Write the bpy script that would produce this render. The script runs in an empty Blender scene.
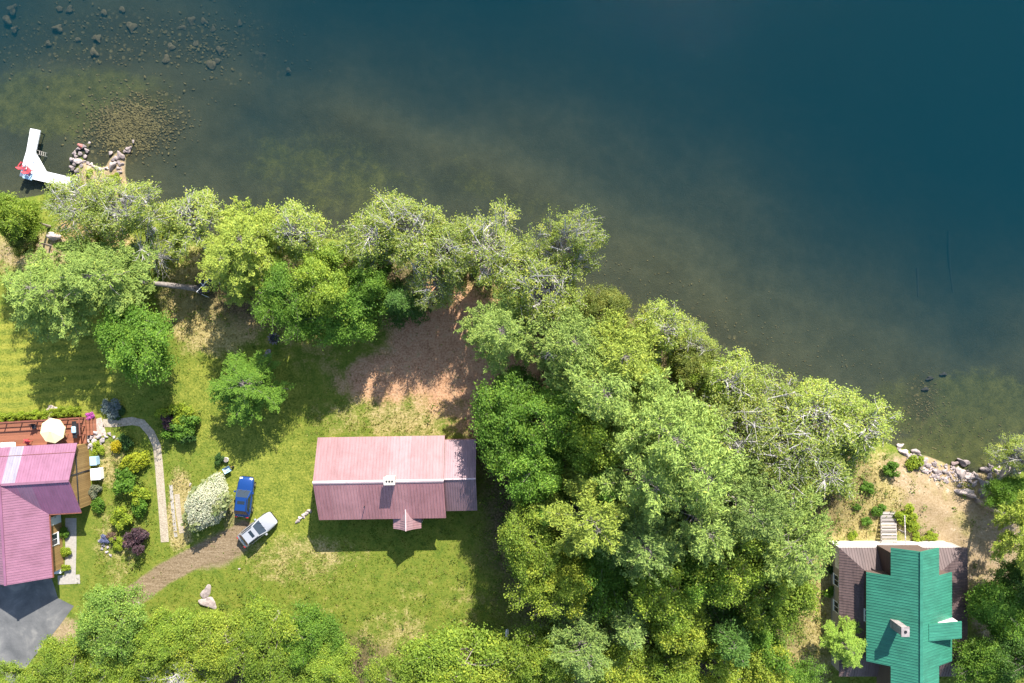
import bpy, math, random
import numpy as np
from mathutils import Vector, Quaternion

random.seed(7)
rng = np.random.default_rng(7)
S = 0.115            # metres per pixel on the lawn
H = 78.5             # camera height
WL = -1.2            # water level
PI = math.pi
scene = bpy.context.scene
COL = scene.collection


def P(px, py, z=0.0):
    k = S * (H - z) / H
    return Vector(((px - 512) * k, (341.5 - py) * k, z))


# ------------------------------------------------------------------ objects
def link(name, data, parent=None, loc=None):
    o = bpy.data.objects.new(name, data)
    COL.objects.link(o)
    if parent is not None:
        o.parent = parent
    if loc is not None:
        o.location = loc
    return o


def tag(o, label=None, cat=None, group=None, kind=None):
    if label: o['label'] = label
    if cat: o['category'] = cat
    if group: o['group'] = group
    if kind: o['kind'] = kind
    return o


def thing(name, label, cat, loc=(0, 0, 0), rotz=0.0, group=None):
    o = link(name, None, None, loc)
    o.empty_display_size = 0.3
    o.rotation_euler = (0, 0, rotz)
    return tag(o, label, cat, group)


def np_mesh(name, V, F, mats=(), attr=None, smooth=False):
    """V (n,3); F (m,k) int or list of lists"""
    me = bpy.data.meshes.new(name)
    V = np.asarray(V, dtype=np.float32)
    if isinstance(F, np.ndarray):
        m, k = F.shape
        me.vertices.add(len(V)); me.vertices.foreach_set('co', V.ravel())
        me.loops.add(m * k); me.loops.foreach_set('vertex_index', F.astype(np.int32).ravel())
        me.polygons.add(m); me.polygons.foreach_set('loop_start', np.arange(0, m * k, k, dtype=np.int32))
        me.update(calc_edges=True)
    else:
        me.from_pydata([tuple(v) for v in V.tolist()], [], F)
        me.update()
    if attr is not None:
        for an, av in attr.items():
            av = np.asarray(av, dtype=np.float32)
            if av.ndim == 1:
                a = me.attributes.new(an, 'FLOAT', 'POINT'); a.data.foreach_set('value', av)
            else:
                a = me.attributes.new(an, 'FLOAT_COLOR', 'POINT')
                a.data.foreach_set('color', av.ravel())
    for mt in mats:
        me.materials.append(mt)
    if smooth:
        me.polygons.foreach_set('use_smooth', np.ones(len(me.polygons), dtype=bool))
    return me


class MB:
    """collects simple solids, builds ONE mesh object"""
    def __init__(self):
        self.v = []; self.f = []

    def add(self, vs, fs):
        b = len(self.v)
        self.v += [tuple(v) for v in vs]
        self.f += [[b + i for i in f] for f in fs]
        return self

    def box(self, x0, y0, z0, x1, y1, z1, bev=0.0):
        self.add([(x0, y0, z0), (x1, y0, z0), (x1, y1, z0), (x0, y1, z0),
                  (x0, y0, z1), (x1, y0, z1), (x1, y1, z1), (x0, y1, z1)],
                 [[0, 3, 2, 1], [4, 5, 6, 7], [0, 1, 5, 4], [1, 2, 6, 5], [2, 3, 7, 6], [3, 0, 4, 7]])
        return self

    def obox(self, c, sx, sy, sz, rz=0, ry=0, rx=0):
        """oriented box centred at c"""
        from mathutils import Euler
        m = Euler((rx, ry, rz)).to_matrix()
        vs = []
        for dz in (-.5, .5):
            for dx, dy in ((-.5, -.5), (.5, -.5), (.5, .5), (-.5, .5)):
                vs.append(Vector(c) + m @ Vector((dx * sx, dy * sy, dz * sz)))
        return self.add(vs, [[0, 3, 2, 1], [4, 5, 6, 7], [0, 1, 5, 4], [1, 2, 6, 5], [2, 3, 7, 6], [3, 0, 4, 7]])

    def bar(self, a, b, w, h=None):
        a = Vector(a); b = Vector(b); h = h or w
        d = (b - a).normalized()
        up = Vector((0, 0, 1)) if abs(d.z) < .95 else Vector((0, 1, 0))
        s = d.cross(up).normalized() * (w / 2); u = s.cross(d).normalized() * (h / 2)
        vs = [a - s - u, a + s - u, a + s + u, a - s + u, b - s - u, b + s - u, b + s + u, b - s + u]
        return self.add(vs, [[0, 3, 2, 1], [4, 5, 6, 7], [0, 1, 5, 4], [1, 2, 6, 5], [2, 3, 7, 6], [3, 0, 4, 7]])

    def cyl(self, a, b, r0, r1=None, n=12):
        a = Vector(a); b = Vector(b); r1 = r0 if r1 is None else r1
        d = (b - a).normalized()
        up = Vector((0, 0, 1)) if abs(d.z) < .9 else Vector((1, 0, 0))
        s = d.cross(up).normalized(); u = s.cross(d)
        vs = []
        for c, r in ((a, r0), (b, r1)):
            for i in range(n):
                t = 2 * PI * i / n
                vs.append(c + s * (r * math.cos(t)) + u * (r * math.sin(t)))
        fs = [[i, (i + 1) % n, n + (i + 1) % n, n + i] for i in range(n)]
        fs += [list(range(n))[::-1], list(range(n, 2 * n))]
        return self.add(vs, fs)

    def slab(self, pts, t):
        """polygon (ccw from above) thickened by t against its normal"""
        pts = [Vector(p) for p in pts]
        nrm = (pts[1] - pts[0]).cross(pts[2] - pts[0]).normalized()
        n = len(pts)
        vs = pts + [p - nrm * t for p in pts]
        fs = [list(range(n)), list(range(2 * n - 1, n - 1, -1))]
        fs += [[i, n + i, n + (i + 1) % n, (i + 1) % n] for i in range(n)]
        return self.add(vs, fs)

    def ribs(self, pts, eave, sp, w=.045, h=.03, off=0.0):
        """raised seams across a convex roof polygon, running up the slope"""
        pts = [Vector(p) for p in pts]
        nrm = (pts[1] - pts[0]).cross(pts[2] - pts[0]).normalized()
        e = Vector(eave).normalized(); s = nrm.cross(e).normalized()
        o = pts[0]
        q = [((p - o).dot(e), (p - o).dot(s)) for p in pts]
        lo = min(x for x, _ in q); hi = max(x for x, _ in q)
        x = lo + sp * .5 + off
        while x < hi - sp * .2:
            ys = []
            for i in range(len(q)):
                (x0, y0), (x1, y1) = q[i], q[(i + 1) % len(q)]
                if (x0 - x) * (x1 - x) < 0:
                    ys.append(y0 + (y1 - y0) * (x - x0) / (x1 - x0))
            if len(ys) >= 2 and max(ys) - min(ys) > .1:
                a = o + e * x + s * min(ys); b = o + e * x + s * max(ys)
                hw = e * (w / 2); up = nrm * h; dn = nrm * -.004
                hw2 = hw * .55
                vs = [a - hw + dn, a + hw + dn, a + hw2 + up, a - hw2 + up, b - hw + dn, b + hw + dn, b + hw2 + up, b - hw2 + up]
                self.add(vs, [[0, 3, 2, 1], [4, 5, 6, 7], [0, 1, 5, 4], [1, 2, 6, 5], [2, 3, 7, 6], [3, 0, 4, 7]])
            x += sp
        return self

    def build(self, name, mat, parent=None, loc=None, smooth=False, bevel=0.0):
        me = bpy.data.meshes.new(name)
        me.from_pydata(self.v, [], self.f); me.update()
        import bmesh
        bm = bmesh.new(); bm.from_mesh(me)
        bmesh.ops.recalc_face_normals(bm, faces=bm.faces[:])
        if bevel > 0:
            bmesh.ops.bevel(bm, geom=bm.edges[:], offset=bevel, segments=1, affect='EDGES', clamp_overlap=True)
        bm.to_mesh(me); bm.free()
        if mat: me.materials.append(mat)
        if smooth:
            me.polygons.foreach_set('use_smooth', np.ones(len(me.polygons), dtype=bool))
        return link(name, me, parent, loc)


# ---------------------------------------------------------------- materials
class NT:
    def __init__(self, name):
        self.m = bpy.data.materials.new(name); self.m.use_nodes = True
        self.t = self.m.node_tree; self.t.nodes.clear()
        self.out = self.t.nodes.new('ShaderNodeOutputMaterial')

    def n(self, typ, **kw):
        nd = self.t.nodes.new(typ)
        for k, v in kw.items():
            if k.startswith('i_'):
                key = k[2:]
                key = int(key) if key.isdigit() else key.replace('_', ' ')
                nd.inputs[key].default_value = v
            else:
                setattr(nd, k, v)
        return nd

    def l(self, a, b):
        self.t.links.new(a, b)

    def noise(self, scale, detail=4, rough=.55, vec=None, dist=0.0):
        nd = self.n('ShaderNodeTexNoise')
        nd.inputs['Scale'].default_value = scale; nd.inputs['Detail'].default_value = detail
        nd.inputs['Roughness'].default_value = rough; nd.inputs['Distortion'].default_value = dist
        if vec is not None: self.l(vec, nd.inputs['Vector'])
        return nd.outputs['Fac']

    def math(self, op, a, b=None, c=None, clamp=False):
        nd = self.n('ShaderNodeMath', operation=op); nd.use_clamp = clamp
        for i, x in enumerate((a, b, c)):
            if x is None: continue
            if isinstance(x, (int, float)): nd.inputs[i].default_value = x
            else: self.l(x, nd.inputs[i])
        return nd.outputs[0]

    def mix(self, fac, a, b, mode='MIX'):
        nd = self.n('ShaderNodeMix', data_type='RGBA', blend_type=mode)
        for sock, x in ((0, fac), (6, a), (7, b)):
            if isinstance(x, (int, float)): nd.inputs[sock].default_value = x
            elif isinstance(x, tuple): nd.inputs[sock].default_value = (*x, 1) if len(x) == 3 else x
            else: self.l(x, nd.inputs[sock])
        return nd.outputs[2]

    def ramp(self, fac, stops, interp='LINEAR'):
        nd = self.n('ShaderNodeValToRGB'); r = nd.color_ramp; r.interpolation = interp
        while len(r.elements) < len(stops): r.elements.new(0.5)
        for el, (p, c) in zip(r.elements, stops):
            el.position = p; el.color = (*c, 1) if len(c) == 3 else c
        self.l(fac, nd.inputs[0])
        return nd.outputs[0]

    def step(self, x, lo, hi):
        nd = self.n('ShaderNodeMapRange', interpolation_type='SMOOTHSTEP')
        self.l(x, nd.inputs[0]); nd.inputs[1].default_value = lo; nd.inputs[2].default_value = hi
        if lo > hi: nd.inputs[1].default_value = hi; nd.inputs[2].default_value = lo; nd.inputs[3].default_value = 1; nd.inputs[4].default_value = 0
        return nd.outputs[0]

    def pos(self):
        return self.n('ShaderNodeNewGeometry').outputs['Position']

    def obj(self):
        return self.n('ShaderNodeTexCoord').outputs['Object']

    def scaled(self, vec, s, rot=(0, 0, 0)):
        nd = self.n('ShaderNodeMapping'); nd.inputs['Scale'].default_value = s
        nd.inputs['Rotation'].default_value = rot
        self.l(vec, nd.inputs['Vector']); return nd.outputs[0]

    def bsdf(self, color, rough=.6, metal=0.0, spec=.5, bump=None, bump_s=.3, bump_d=.02):
        b = self.n('ShaderNodeBsdfPrincipled')
        if isinstance(color, tuple): b.inputs['Base Color'].default_value = (*color, 1)
        else: self.l(color, b.inputs['Base Color'])
        if isinstance(rough, (int, float)): b.inputs['Roughness'].default_value = rough
        else: self.l(rough, b.inputs['Roughness'])
        b.inputs['Metallic'].default_value = metal
        b.inputs['Specular IOR Level'].default_value = spec
        if bump is not None:
            bp = self.n('ShaderNodeBump'); bp.inputs['Strength'].default_value = bump_s
            bp.inputs['Distance'].default_value = bump_d
            self.l(bump, bp.inputs['Height']); self.l(bp.outputs[0], b.inputs['Normal'])
        self.l(b.outputs[0], self.out.inputs['Surface'])
        return b


def mat(name, color, rough=.6, var=.25, scale=3.0, metal=0.0, spec=.4, bump=.0):
    t = NT(name); o = t.obj()
    n1 = t.noise(scale, 5, .6, o)
    dark = tuple(c * (1 - var) for c in color); lite = tuple(min(1, c * (1 + var)) for c in color)
    c = t.ramp(n1, [(.3, dark), (.7, lite)])
    t.bsdf(c, rough, metal, spec, bump=n1 if bump else None, bump_s=bump)
    return t.m


def roof_mat(name, base, axis, panels, rough=.42, streak=.12):
    """ribbed painted sheet metal; panels: [(offset along axis in m, colour)] sheets faded differently"""
    t = NT(name); o = t.obj()
    sp = t.n('ShaderNodeSeparateXYZ'); t.l(o, sp.inputs[0])
    x = sp.outputs[axis]
    lo = panels[0][0]; hi = panels[-1][0] + 1
    f = t.math('DIVIDE', t.math('SUBTRACT', x, lo), hi - lo)
    c = t.ramp(f, [((p - lo) / (hi - lo), col) for p, col in panels], 'CONSTANT')
    st = t.scaled(o, (2.5, .35, .35) if axis == 0 else (.35, 2.5, .35))
    n1 = t.noise(1.5, 6, .65, st)
    n2 = t.noise(9, 3, .6, o)
    c = t.mix(1.0, c, t.ramp(n1, [(.25, (1 - streak,) * 3), (.75, (1 + streak * .6,) * 3)]), 'MULTIPLY')
    n3 = t.noise(.55, 5, .65, o, .5)
    c = t.mix(1.0, c, t.ramp(n3, [(.32, (.86, .85, .84)), (.5, (1, 1, 1)), (.68, (1.1, 1.1, 1.1))]), 'MULTIPLY')
    c = t.mix(t.step(n2, .62, .8), c, tuple(v * .78 for v in base))
    t.bsdf(c, rough, .0, .45, bump=n1, bump_s=.05)
    return t.m


def plank_mat(name, color, axis=1, width=.14, gap=.08, rough=.75, var=.3):
    t = NT(name); o = t.obj()
    sp = t.n('ShaderNodeSeparateXYZ'); t.l(o, sp.inputs[0])
    v = t.math('DIVIDE', sp.outputs[axis], width)
    fl = t.math('FLOOR', v); fr = t.math('FRACT', v)
    wn = t.n('ShaderNodeTexWhiteNoise', noise_dimensions='1D'); t.l(fl, wn.inputs['W'])
    grain = t.noise(4, 5, .6, t.scaled(o, (.6, 9, 3) if axis == 1 else (9, .6, 3)))
    tone = t.math('ADD', t.math('MULTIPLY', wn.outputs['Value'], .5), t.math('MULTIPLY', grain, .5))
    c = t.ramp(tone, [(.2, tuple(k * (1 - var) for k in color)), (.8, tuple(min(1, k * (1 + var)) for k in color))])
    g = t.math('LESS_THAN', fr, gap)
    c = t.mix(g, c, tuple(k * .25 for k in color))
    t.bsdf(c, rough, 0, .3, bump=grain, bump_s=.15)
    return t.m


def leaf_mat(name, trans=.3, gloss=.06, hue=.35):
    """object colour is the species' leaf colour; each leaf differs a little"""
    t = NT(name)
    oi = t.n('ShaderNodeObjectInfo')
    at = t.n('ShaderNodeAttribute', attribute_name='v')
    v = at.outputs['Fac']
    tone = t.ramp(v, [(0, (.62, .72, .55)), (.55, (1, 1, 1)), (.85, (1.35, 1.22, 1.1)), (1, (1.75, 1.4, 1.2))])
    c = t.mix(1.0, oi.outputs['Color'], tone, 'MULTIPLY')
    d = t.n('ShaderNodeBsdfDiffuse'); t.l(c, d.inputs['Color'])
    tr = t.n('ShaderNodeBsdfTranslucent')
    t.l(t.mix(1.0, c, (1.25, 1.2, .5), 'MULTIPLY'), tr.inputs['Color'])
    mx = t.n('ShaderNodeMixShader'); mx.inputs[0].default_value = trans
    t.l(d.outputs[0], mx.inputs[1]); t.l(tr.outputs[0], mx.inputs[2])
    g = t.n('ShaderNodeBsdfGlossy'); g.inputs['Roughness'].default_value = .6
    g.inputs['Color'].default_value = (.9, .95, .9, 1)
    mg = t.n('ShaderNodeMixShader'); mg.inputs[0].default_value = gloss
    t.l(mx.outputs[0], mg.inputs[1]); t.l(g.outputs[0], mg.inputs[2])
    t.l(mg.outputs[0], t.out.inputs['Surface'])
    return t.m


M = {}
M['leaf'] = leaf_mat('leaf_surface', .37, .012)
M['needle'] = leaf_mat('needle_surface', .2, .012)
M['petal'] = leaf_mat('petal_surface', .2, 0.0)
M['bark_grey'] = mat('pale_grey_bark', (.45, .42, .41), .85, .3, 4, bump=.4)
M['bark_brown'] = mat('brown_bark', (.26, .22, .185), .9, .35, 4, bump=.5)
M['bark_pine'] = mat('pine_bark', (.22, .19, .17), .9, .35, 5, bump=.5)
M['bark_dead'] = mat('weathered_deadwood', (.52, .49, .46), .9, .2, 5)
M['white_paint'] = mat('white_paint', (.80, .80, .78), .5, .06, 2)
M['dock_white'] = plank_mat('white_dock_planks', (.80, .80, .80), 0, .15, .06, .6, .05)
M['deck_red'] = plank_mat('red_brown_deck_planks', (.29, .115, .066), 1, .15, .07, .65, .25)
M['rail_red'] = mat('red_brown_rail_timber', (.20, .07, .045), .7, .25, 3)
M['umbrella'] = mat('cream_canvas', (.78, .68, .38), .85, .05, 1.5)
M['wood_grey'] = plank_mat('weathered_grey_boards', (.40, .36, .33), 1, .28, .14, .85, .3)
M['wood_tan'] = plank_mat('tan_vertical_boards', (.30, .19, .075), 1, .2, .06, .75, .2)
M['wood_step'] = plank_mat('brown_step_boards', (.33, .20, .10), 0, .14, .08, .75, .25)
M['log_wall'] = plank_mat('brown_lap_siding', (.22, .12, .09), 2, .2, .08, .75, .2)
M['white_siding'] = plank_mat('white_lap_siding', (.78, .75, .70), 2, .16, .06, .6, .05)
M['grey_siding'] = plank_mat('grey_tan_lap_siding', (.36, .32, .28), 2, .16, .06, .7, .1)
M['green_wall'] = plank_mat('dark_brown_upper_siding', (.12, .085, .07), 2, .16, .06, .7, .1)
M['glass'] = NT('window_glass').bsdf((.02, .03, .04), .06, 0, .8) and bpy.data.materials['window_glass']
M['dark_metal'] = mat('dark_metal', (.03, .03, .035), .45, .2, 3)
M['black_plastic'] = mat('black_plastic', (.02, .02, .022), .5, .2, 3)
M['concrete'] = mat('pale_concrete', (.36, .33, .29), .9, .15, 4)
M['lead'] = mat('ridge_flashing', (.60, .45, .44), .5, .12, 2)
M['red_paint'] = mat('faded_red_paint', (.52, .06, .075), .5, .15, 4)
M['blue_cloth'] = mat('pale_blue_cloth', (.35, .52, .66), .85, .1, 3)
M['rubber'] = mat('tyre_rubber', (.018, .018, .018), .85, .1, 5)
M['alloy'] = mat('wheel_alloy', (.5, .5, .52), .3, .05, 5, metal=.8)
M['lamp_clear'] = mat('lamp_lens', (.75, .75, .75), .15, .05, 5)
M['lamp_red'] = mat('red_lens', (.45, .02, .02), .2, .05, 5)


def car_paint(name, c, rough=.22):
    t = NT(name)
    n = t.noise(60, 2, .5, t.obj())
    col = t.ramp(n, [(.4, tuple(k * .93 for k in c)), (.6, c)])
    b = t.bsdf(col, rough, .15, .5)
    b.inputs['Coat Weight'].default_value = .6; b.inputs['Coat Roughness'].default_value = .06
    return t.m


M['blue_paint'] = car_paint('blue_car_paint', (.010, .052, .21))
M['silver_paint'] = car_paint('silver_car_paint', (.40, .41, .43))


def rock_mat(name, a, b):
    t = NT(name); o = t.obj()
    n1 = t.noise(2.2, 8, .65, o); n2 = t.noise(9, 4, .6, o)
    oi = t.n('ShaderNodeObjectInfo')
    c = t.ramp(n1, [(.3, a), (.7, b)])
    c = t.mix(t.step(n2, .6, .75), c, tuple(k * .55 for k in a))
    c = t.mix(1.0, c, oi.outputs['Color'], 'MULTIPLY')
    t.bsdf(c, .9, 0, .25, bump=n1, bump_s=.5, bump_d=.06)
    return t.m


M['rock'] = rock_mat('shore_rock', (.17, .145, .14), (.40, .35, .335))
M['bed_rock'] = rock_mat('lake_bed_rock', (.06, .048, .022), (.17, .132, .058))


# ------------------------------------------------------------------ terrain
SHORE = [(-2600, 330), (-700, 260), (-200, 215), (0, 203), (40, 196), (66, 190), (77, 180), (75, 164), (80, 158), (87, 163), (96, 168),
         (106, 168), (110, 160), (118, 152), (125, 158), (124, 172), (127, 188), (142, 212), (165, 226), (200, 234), (260, 243), (318, 238),
         (380, 246), (450, 258), (520, 270), (560, 288), (600, 306), (640, 322), (700, 350), (750, 376), (810, 408), (870, 438),
         (900, 449), (930, 458), (952, 467), (975, 476), (986, 469), (1000, 467), (1024, 472), (1150, 500), (1500, 560), (3600, 700)]
sh = np.array([[(x - 512) * S * (H - WL) / H, (341.5 - y) * S * (H - WL) / H] for x, y in SHORE])


def sdf(X, Y):
    """signed distance to the shore, + on land (below the line in the picture)"""
    X = np.asarray(X, float); Y = np.asarray(Y, float)
    d2 = np.full(X.shape, 1e18)
    inside = np.zeros(X.shape, bool)
    poly = np.vstack([sh, [[5000, -5000], [-5000, -5000]]])
    for i in range(len(sh) - 1):
        a = sh[i]; b = sh[i + 1]; ab = b - a
        t = np.clip(((X - a[0]) * ab[0] + (Y - a[1]) * ab[1]) / (ab @ ab), 0, 1)
        d2 = np.minimum(d2, (X - a[0] - t * ab[0]) ** 2 + (Y - a[1] - t * ab[1]) ** 2)
    n = len(poly)
    for i in range(n):
        x0, y0 = poly[i]; x1, y1 = poly[(i + 1) % n]
        c = (y0 > Y) != (y1 > Y)
        with np.errstate(divide='ignore', invalid='ignore'):
            xi = (x1 - x0) * (Y - y0) / (y1 - y0 if y1 != y0 else 1e-9) + x0
        inside ^= c & (X < xi)
    d = np.sqrt(d2)
    return np.where(inside, d, -d)


def vnoise(X, Y, sc, seed):
    """smooth value noise in numpy"""
    r = np.random.default_rng(seed); T = r.random((256, 256))
    x = X / sc + 1000; y = Y / sc + 1000
    xi = np.floor(x).astype(int); yi = np.floor(y).astype(int)
    fx = x - xi; fy = y - yi
    fx = fx * fx * (3 - 2 * fx); fy = fy * fy * (3 - 2 * fy)
    g = lambda a, b: T[a % 256, b % 256]
    return (g(xi, yi) * (1 - fx) + g(xi + 1, yi) * fx) * (1 - fy) + (g(xi, yi + 1) * (1 - fx) + g(xi + 1, yi + 1) * fx) * fy


def seg_dist(px, py, pts):
    d = np.full(px.shape, 1e9)
    for (x0, y0), (x1, y1) in zip(pts[:-1], pts[1:]):
        ax, ay = x1 - x0, y1 - y0
        t = np.clip(((px - x0) * ax + (py - y0) * ay) / (ax * ax + ay * ay), 0, 1)
        d = np.minimum(d, np.hypot(px - x0 - t * ax, py - y0 - t * ay))
    return d


def ss(x, lo, hi):
    t = np.clip((x - lo) / (hi - lo), 0, 1); return t * t * (3 - 2 * t)


def height(X, Y, d=None):
    X = np.asarray(X, float); Y = np.asarray(Y, float)
    if d is None: d = sdf(X, Y)
    px = X / S + 512; py = 341.5 - Y / S
    land = WL + 1.2 * np.clip(d / 5.0, 0, 1) ** .8
    e = -d
    e = e + (vnoise(X, Y, 9, 3) - .5) * 3 * ss(e, 2, 9) + (vnoise(X, Y, 22, 5) - .5) * 5 * ss(e, 6, 20)
    dep = np.interp(e, [0, 2, 6, 11, 17, 25, 36, 60, 120, 400], [0.0, .35, .72, 1.2, 2.3, 4.2, 6.6, 9.0, 12, 14])
    bar = np.exp(-(seg_dist(px, py, [(225, 75), (330, 105), (450, 150), (600, 228), (720, 305)]) / 26.0) ** 2)
    dep = dep - bar * np.minimum(.55, dep * .35)
    left = ss(260 - px, 0, 120) * ss(e, 6, 12)
    dep = dep * (1 - .25 * left) + left * .35 * np.exp(-((py - 30) / 45.0) ** 2)
    dep = dep * (1 - .4 * np.exp(-(((px - 128) / 50) ** 2 + ((py - 122) / 32) ** 2)))
    dep = dep + (vnoise(X, Y, 2.2, 9) - .5) * .18 * ss(e, 1, 5)
    return np.where(d >= 0, land, WL - np.maximum(dep, .01))


def axis_coords(a, b, step, far):
    inner = np.arange(a, b + 1e-6, step)
    out = []
    x = b; st = step
    while x < far:
        st *= 1.35; x += st; out.append(x)
    lo = []
    x = a; st = step
    while x > -far:
        st *= 1.35; x -= st; lo.append(x)
    return np.concatenate([np.array(lo[::-1]), inner, np.array(out)])


gx = axis_coords(-64, 64, .4, 1500); gy = axis_coords(-45, 45, .4, 1500)
GX, GY = np.meshgrid(gx, gy)
D = sdf(GX, GY)
GZ = height(GX, GY, D)


def ground_z(x, y):
    xa = np.array([float(x)]); ya = np.array([float(y)])
    return float(height(xa, ya)[0])


PXG = GX / S + 512; PYG = 341.5 - GY / S


def blob(cx, cy, rx, ry, rot=0.0, px=None, py=None, soft=.6):
    px = PXG if px is None else px; py = PYG if py is None else py
    c, s = math.cos(rot), math.sin(rot)
    u = ((px - cx) * c + (py - cy) * s) / rx; v = (-(px - cx) * s + (py - cy) * c) / ry
    r = np.sqrt(u * u + v * v)
    return 1 - ss(r, 1 - soft, 1 + soft)


def zones(px, py, d):
    mx = lambda *a: np.maximum.reduce(a)
    B = lambda *a, **k: blob(*a, px=px, py=py, **k)
    needle = mx(B(450, 342, 62, 68, -.3), B(405, 372, 75, 32, -.2) * .75, B(470, 400, 40, 40) * .6, B(275, 325, 50, 35) * .4, B(500, 370, 40, 60), B(340, 350, 70, 40) * .38,
                B(90, 235, 45, 25) * .5)
    dry = mx(B(215, 300, 55, 55) * .95, B(330, 590, 140, 45, -.1) * .22, B(385, 650, 60, 40, -.6) * .5, B(460, 600, 90, 45) * .3, B(400, 412, 95, 38) * .5,
             B(830, 590, 40, 80) * .8, B(300, 560, 60, 30) * .5, B(860, 500, 60, 50) * .9, B(60, 255, 90, 30) * .7, B(180, 510, 14, 40) * .9, B(120, 545, 30, 60) * .45,
             B(800, 660, 45, 30) * .7, B(115, 465, 20, 30) * .6)
    lawn = mx(B(50, 370, 95, 75), B(240, 400, 70, 70) * .8, B(270, 490, 60, 60) * .9)
    soil = mx(B(950, 505, 50, 60, .3), B(985, 545, 40, 70) * .85, B(925, 480, 45, 22, .4) * .9, B(40, 252, 60, 18) * .6, B(102, 172, 30, 26), B(60, 635, 26, 16, -.8) * .7,
              B(992, 600, 25, 40) * .8)
    track = mx(1 - ss(seg_dist(px, py, [(128, 600), (165, 573), (205, 553), (245, 532)]), 5, 17),
               B(222, 548, 36, 18, -.5) * .8, B(230, 520, 10, 30) * .5)
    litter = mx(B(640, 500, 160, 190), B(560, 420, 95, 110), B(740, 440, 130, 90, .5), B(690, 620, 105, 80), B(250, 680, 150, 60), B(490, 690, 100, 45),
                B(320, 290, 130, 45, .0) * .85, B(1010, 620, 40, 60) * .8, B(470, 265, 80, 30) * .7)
    return needle, dry, lawn, soil, track, litter


needle, dry, lawn, soil, track, litter = zones(PXG, PYG, D)
one = np.ones_like(needle)
zA = np.stack([needle, dry, lawn, one], -1).reshape(-1, 4)
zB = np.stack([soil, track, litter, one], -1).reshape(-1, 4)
rocky = np.maximum.reduce([blob(130, 122, 55, 34, -.5), blob(100, 30, 140, 34) * .75, blob(700, 330, 130, 24, .45) * .45, blob(235, 45, 70, 60) * .45, blob(930, 400, 22, 30) * .7])
weed = np.maximum.reduce([blob(60, 95, 110, 40) * .8, blob(30, 30, 120, 40) * .4, blob(980, 410, 110, 40) * .8, blob(330, 175, 120, 50, .3) * .5, blob(500, 190, 120, 30, .4) * .4, blob(960, 450, 60, 20)])
zC = np.stack([np.clip(ss(-D, -.4, .6), 0, 1), rocky, weed, one], -1).reshape(-1, 4)
ny, nx = GX.shape
idx = np.arange(ny * nx).reshape(ny, nx)
Fq = np.stack([idx[:-1, :-1], idx[:-1, 1:], idx[1:, 1:], idx[1:, :-1]], -1).reshape(-1, 4)


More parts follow.
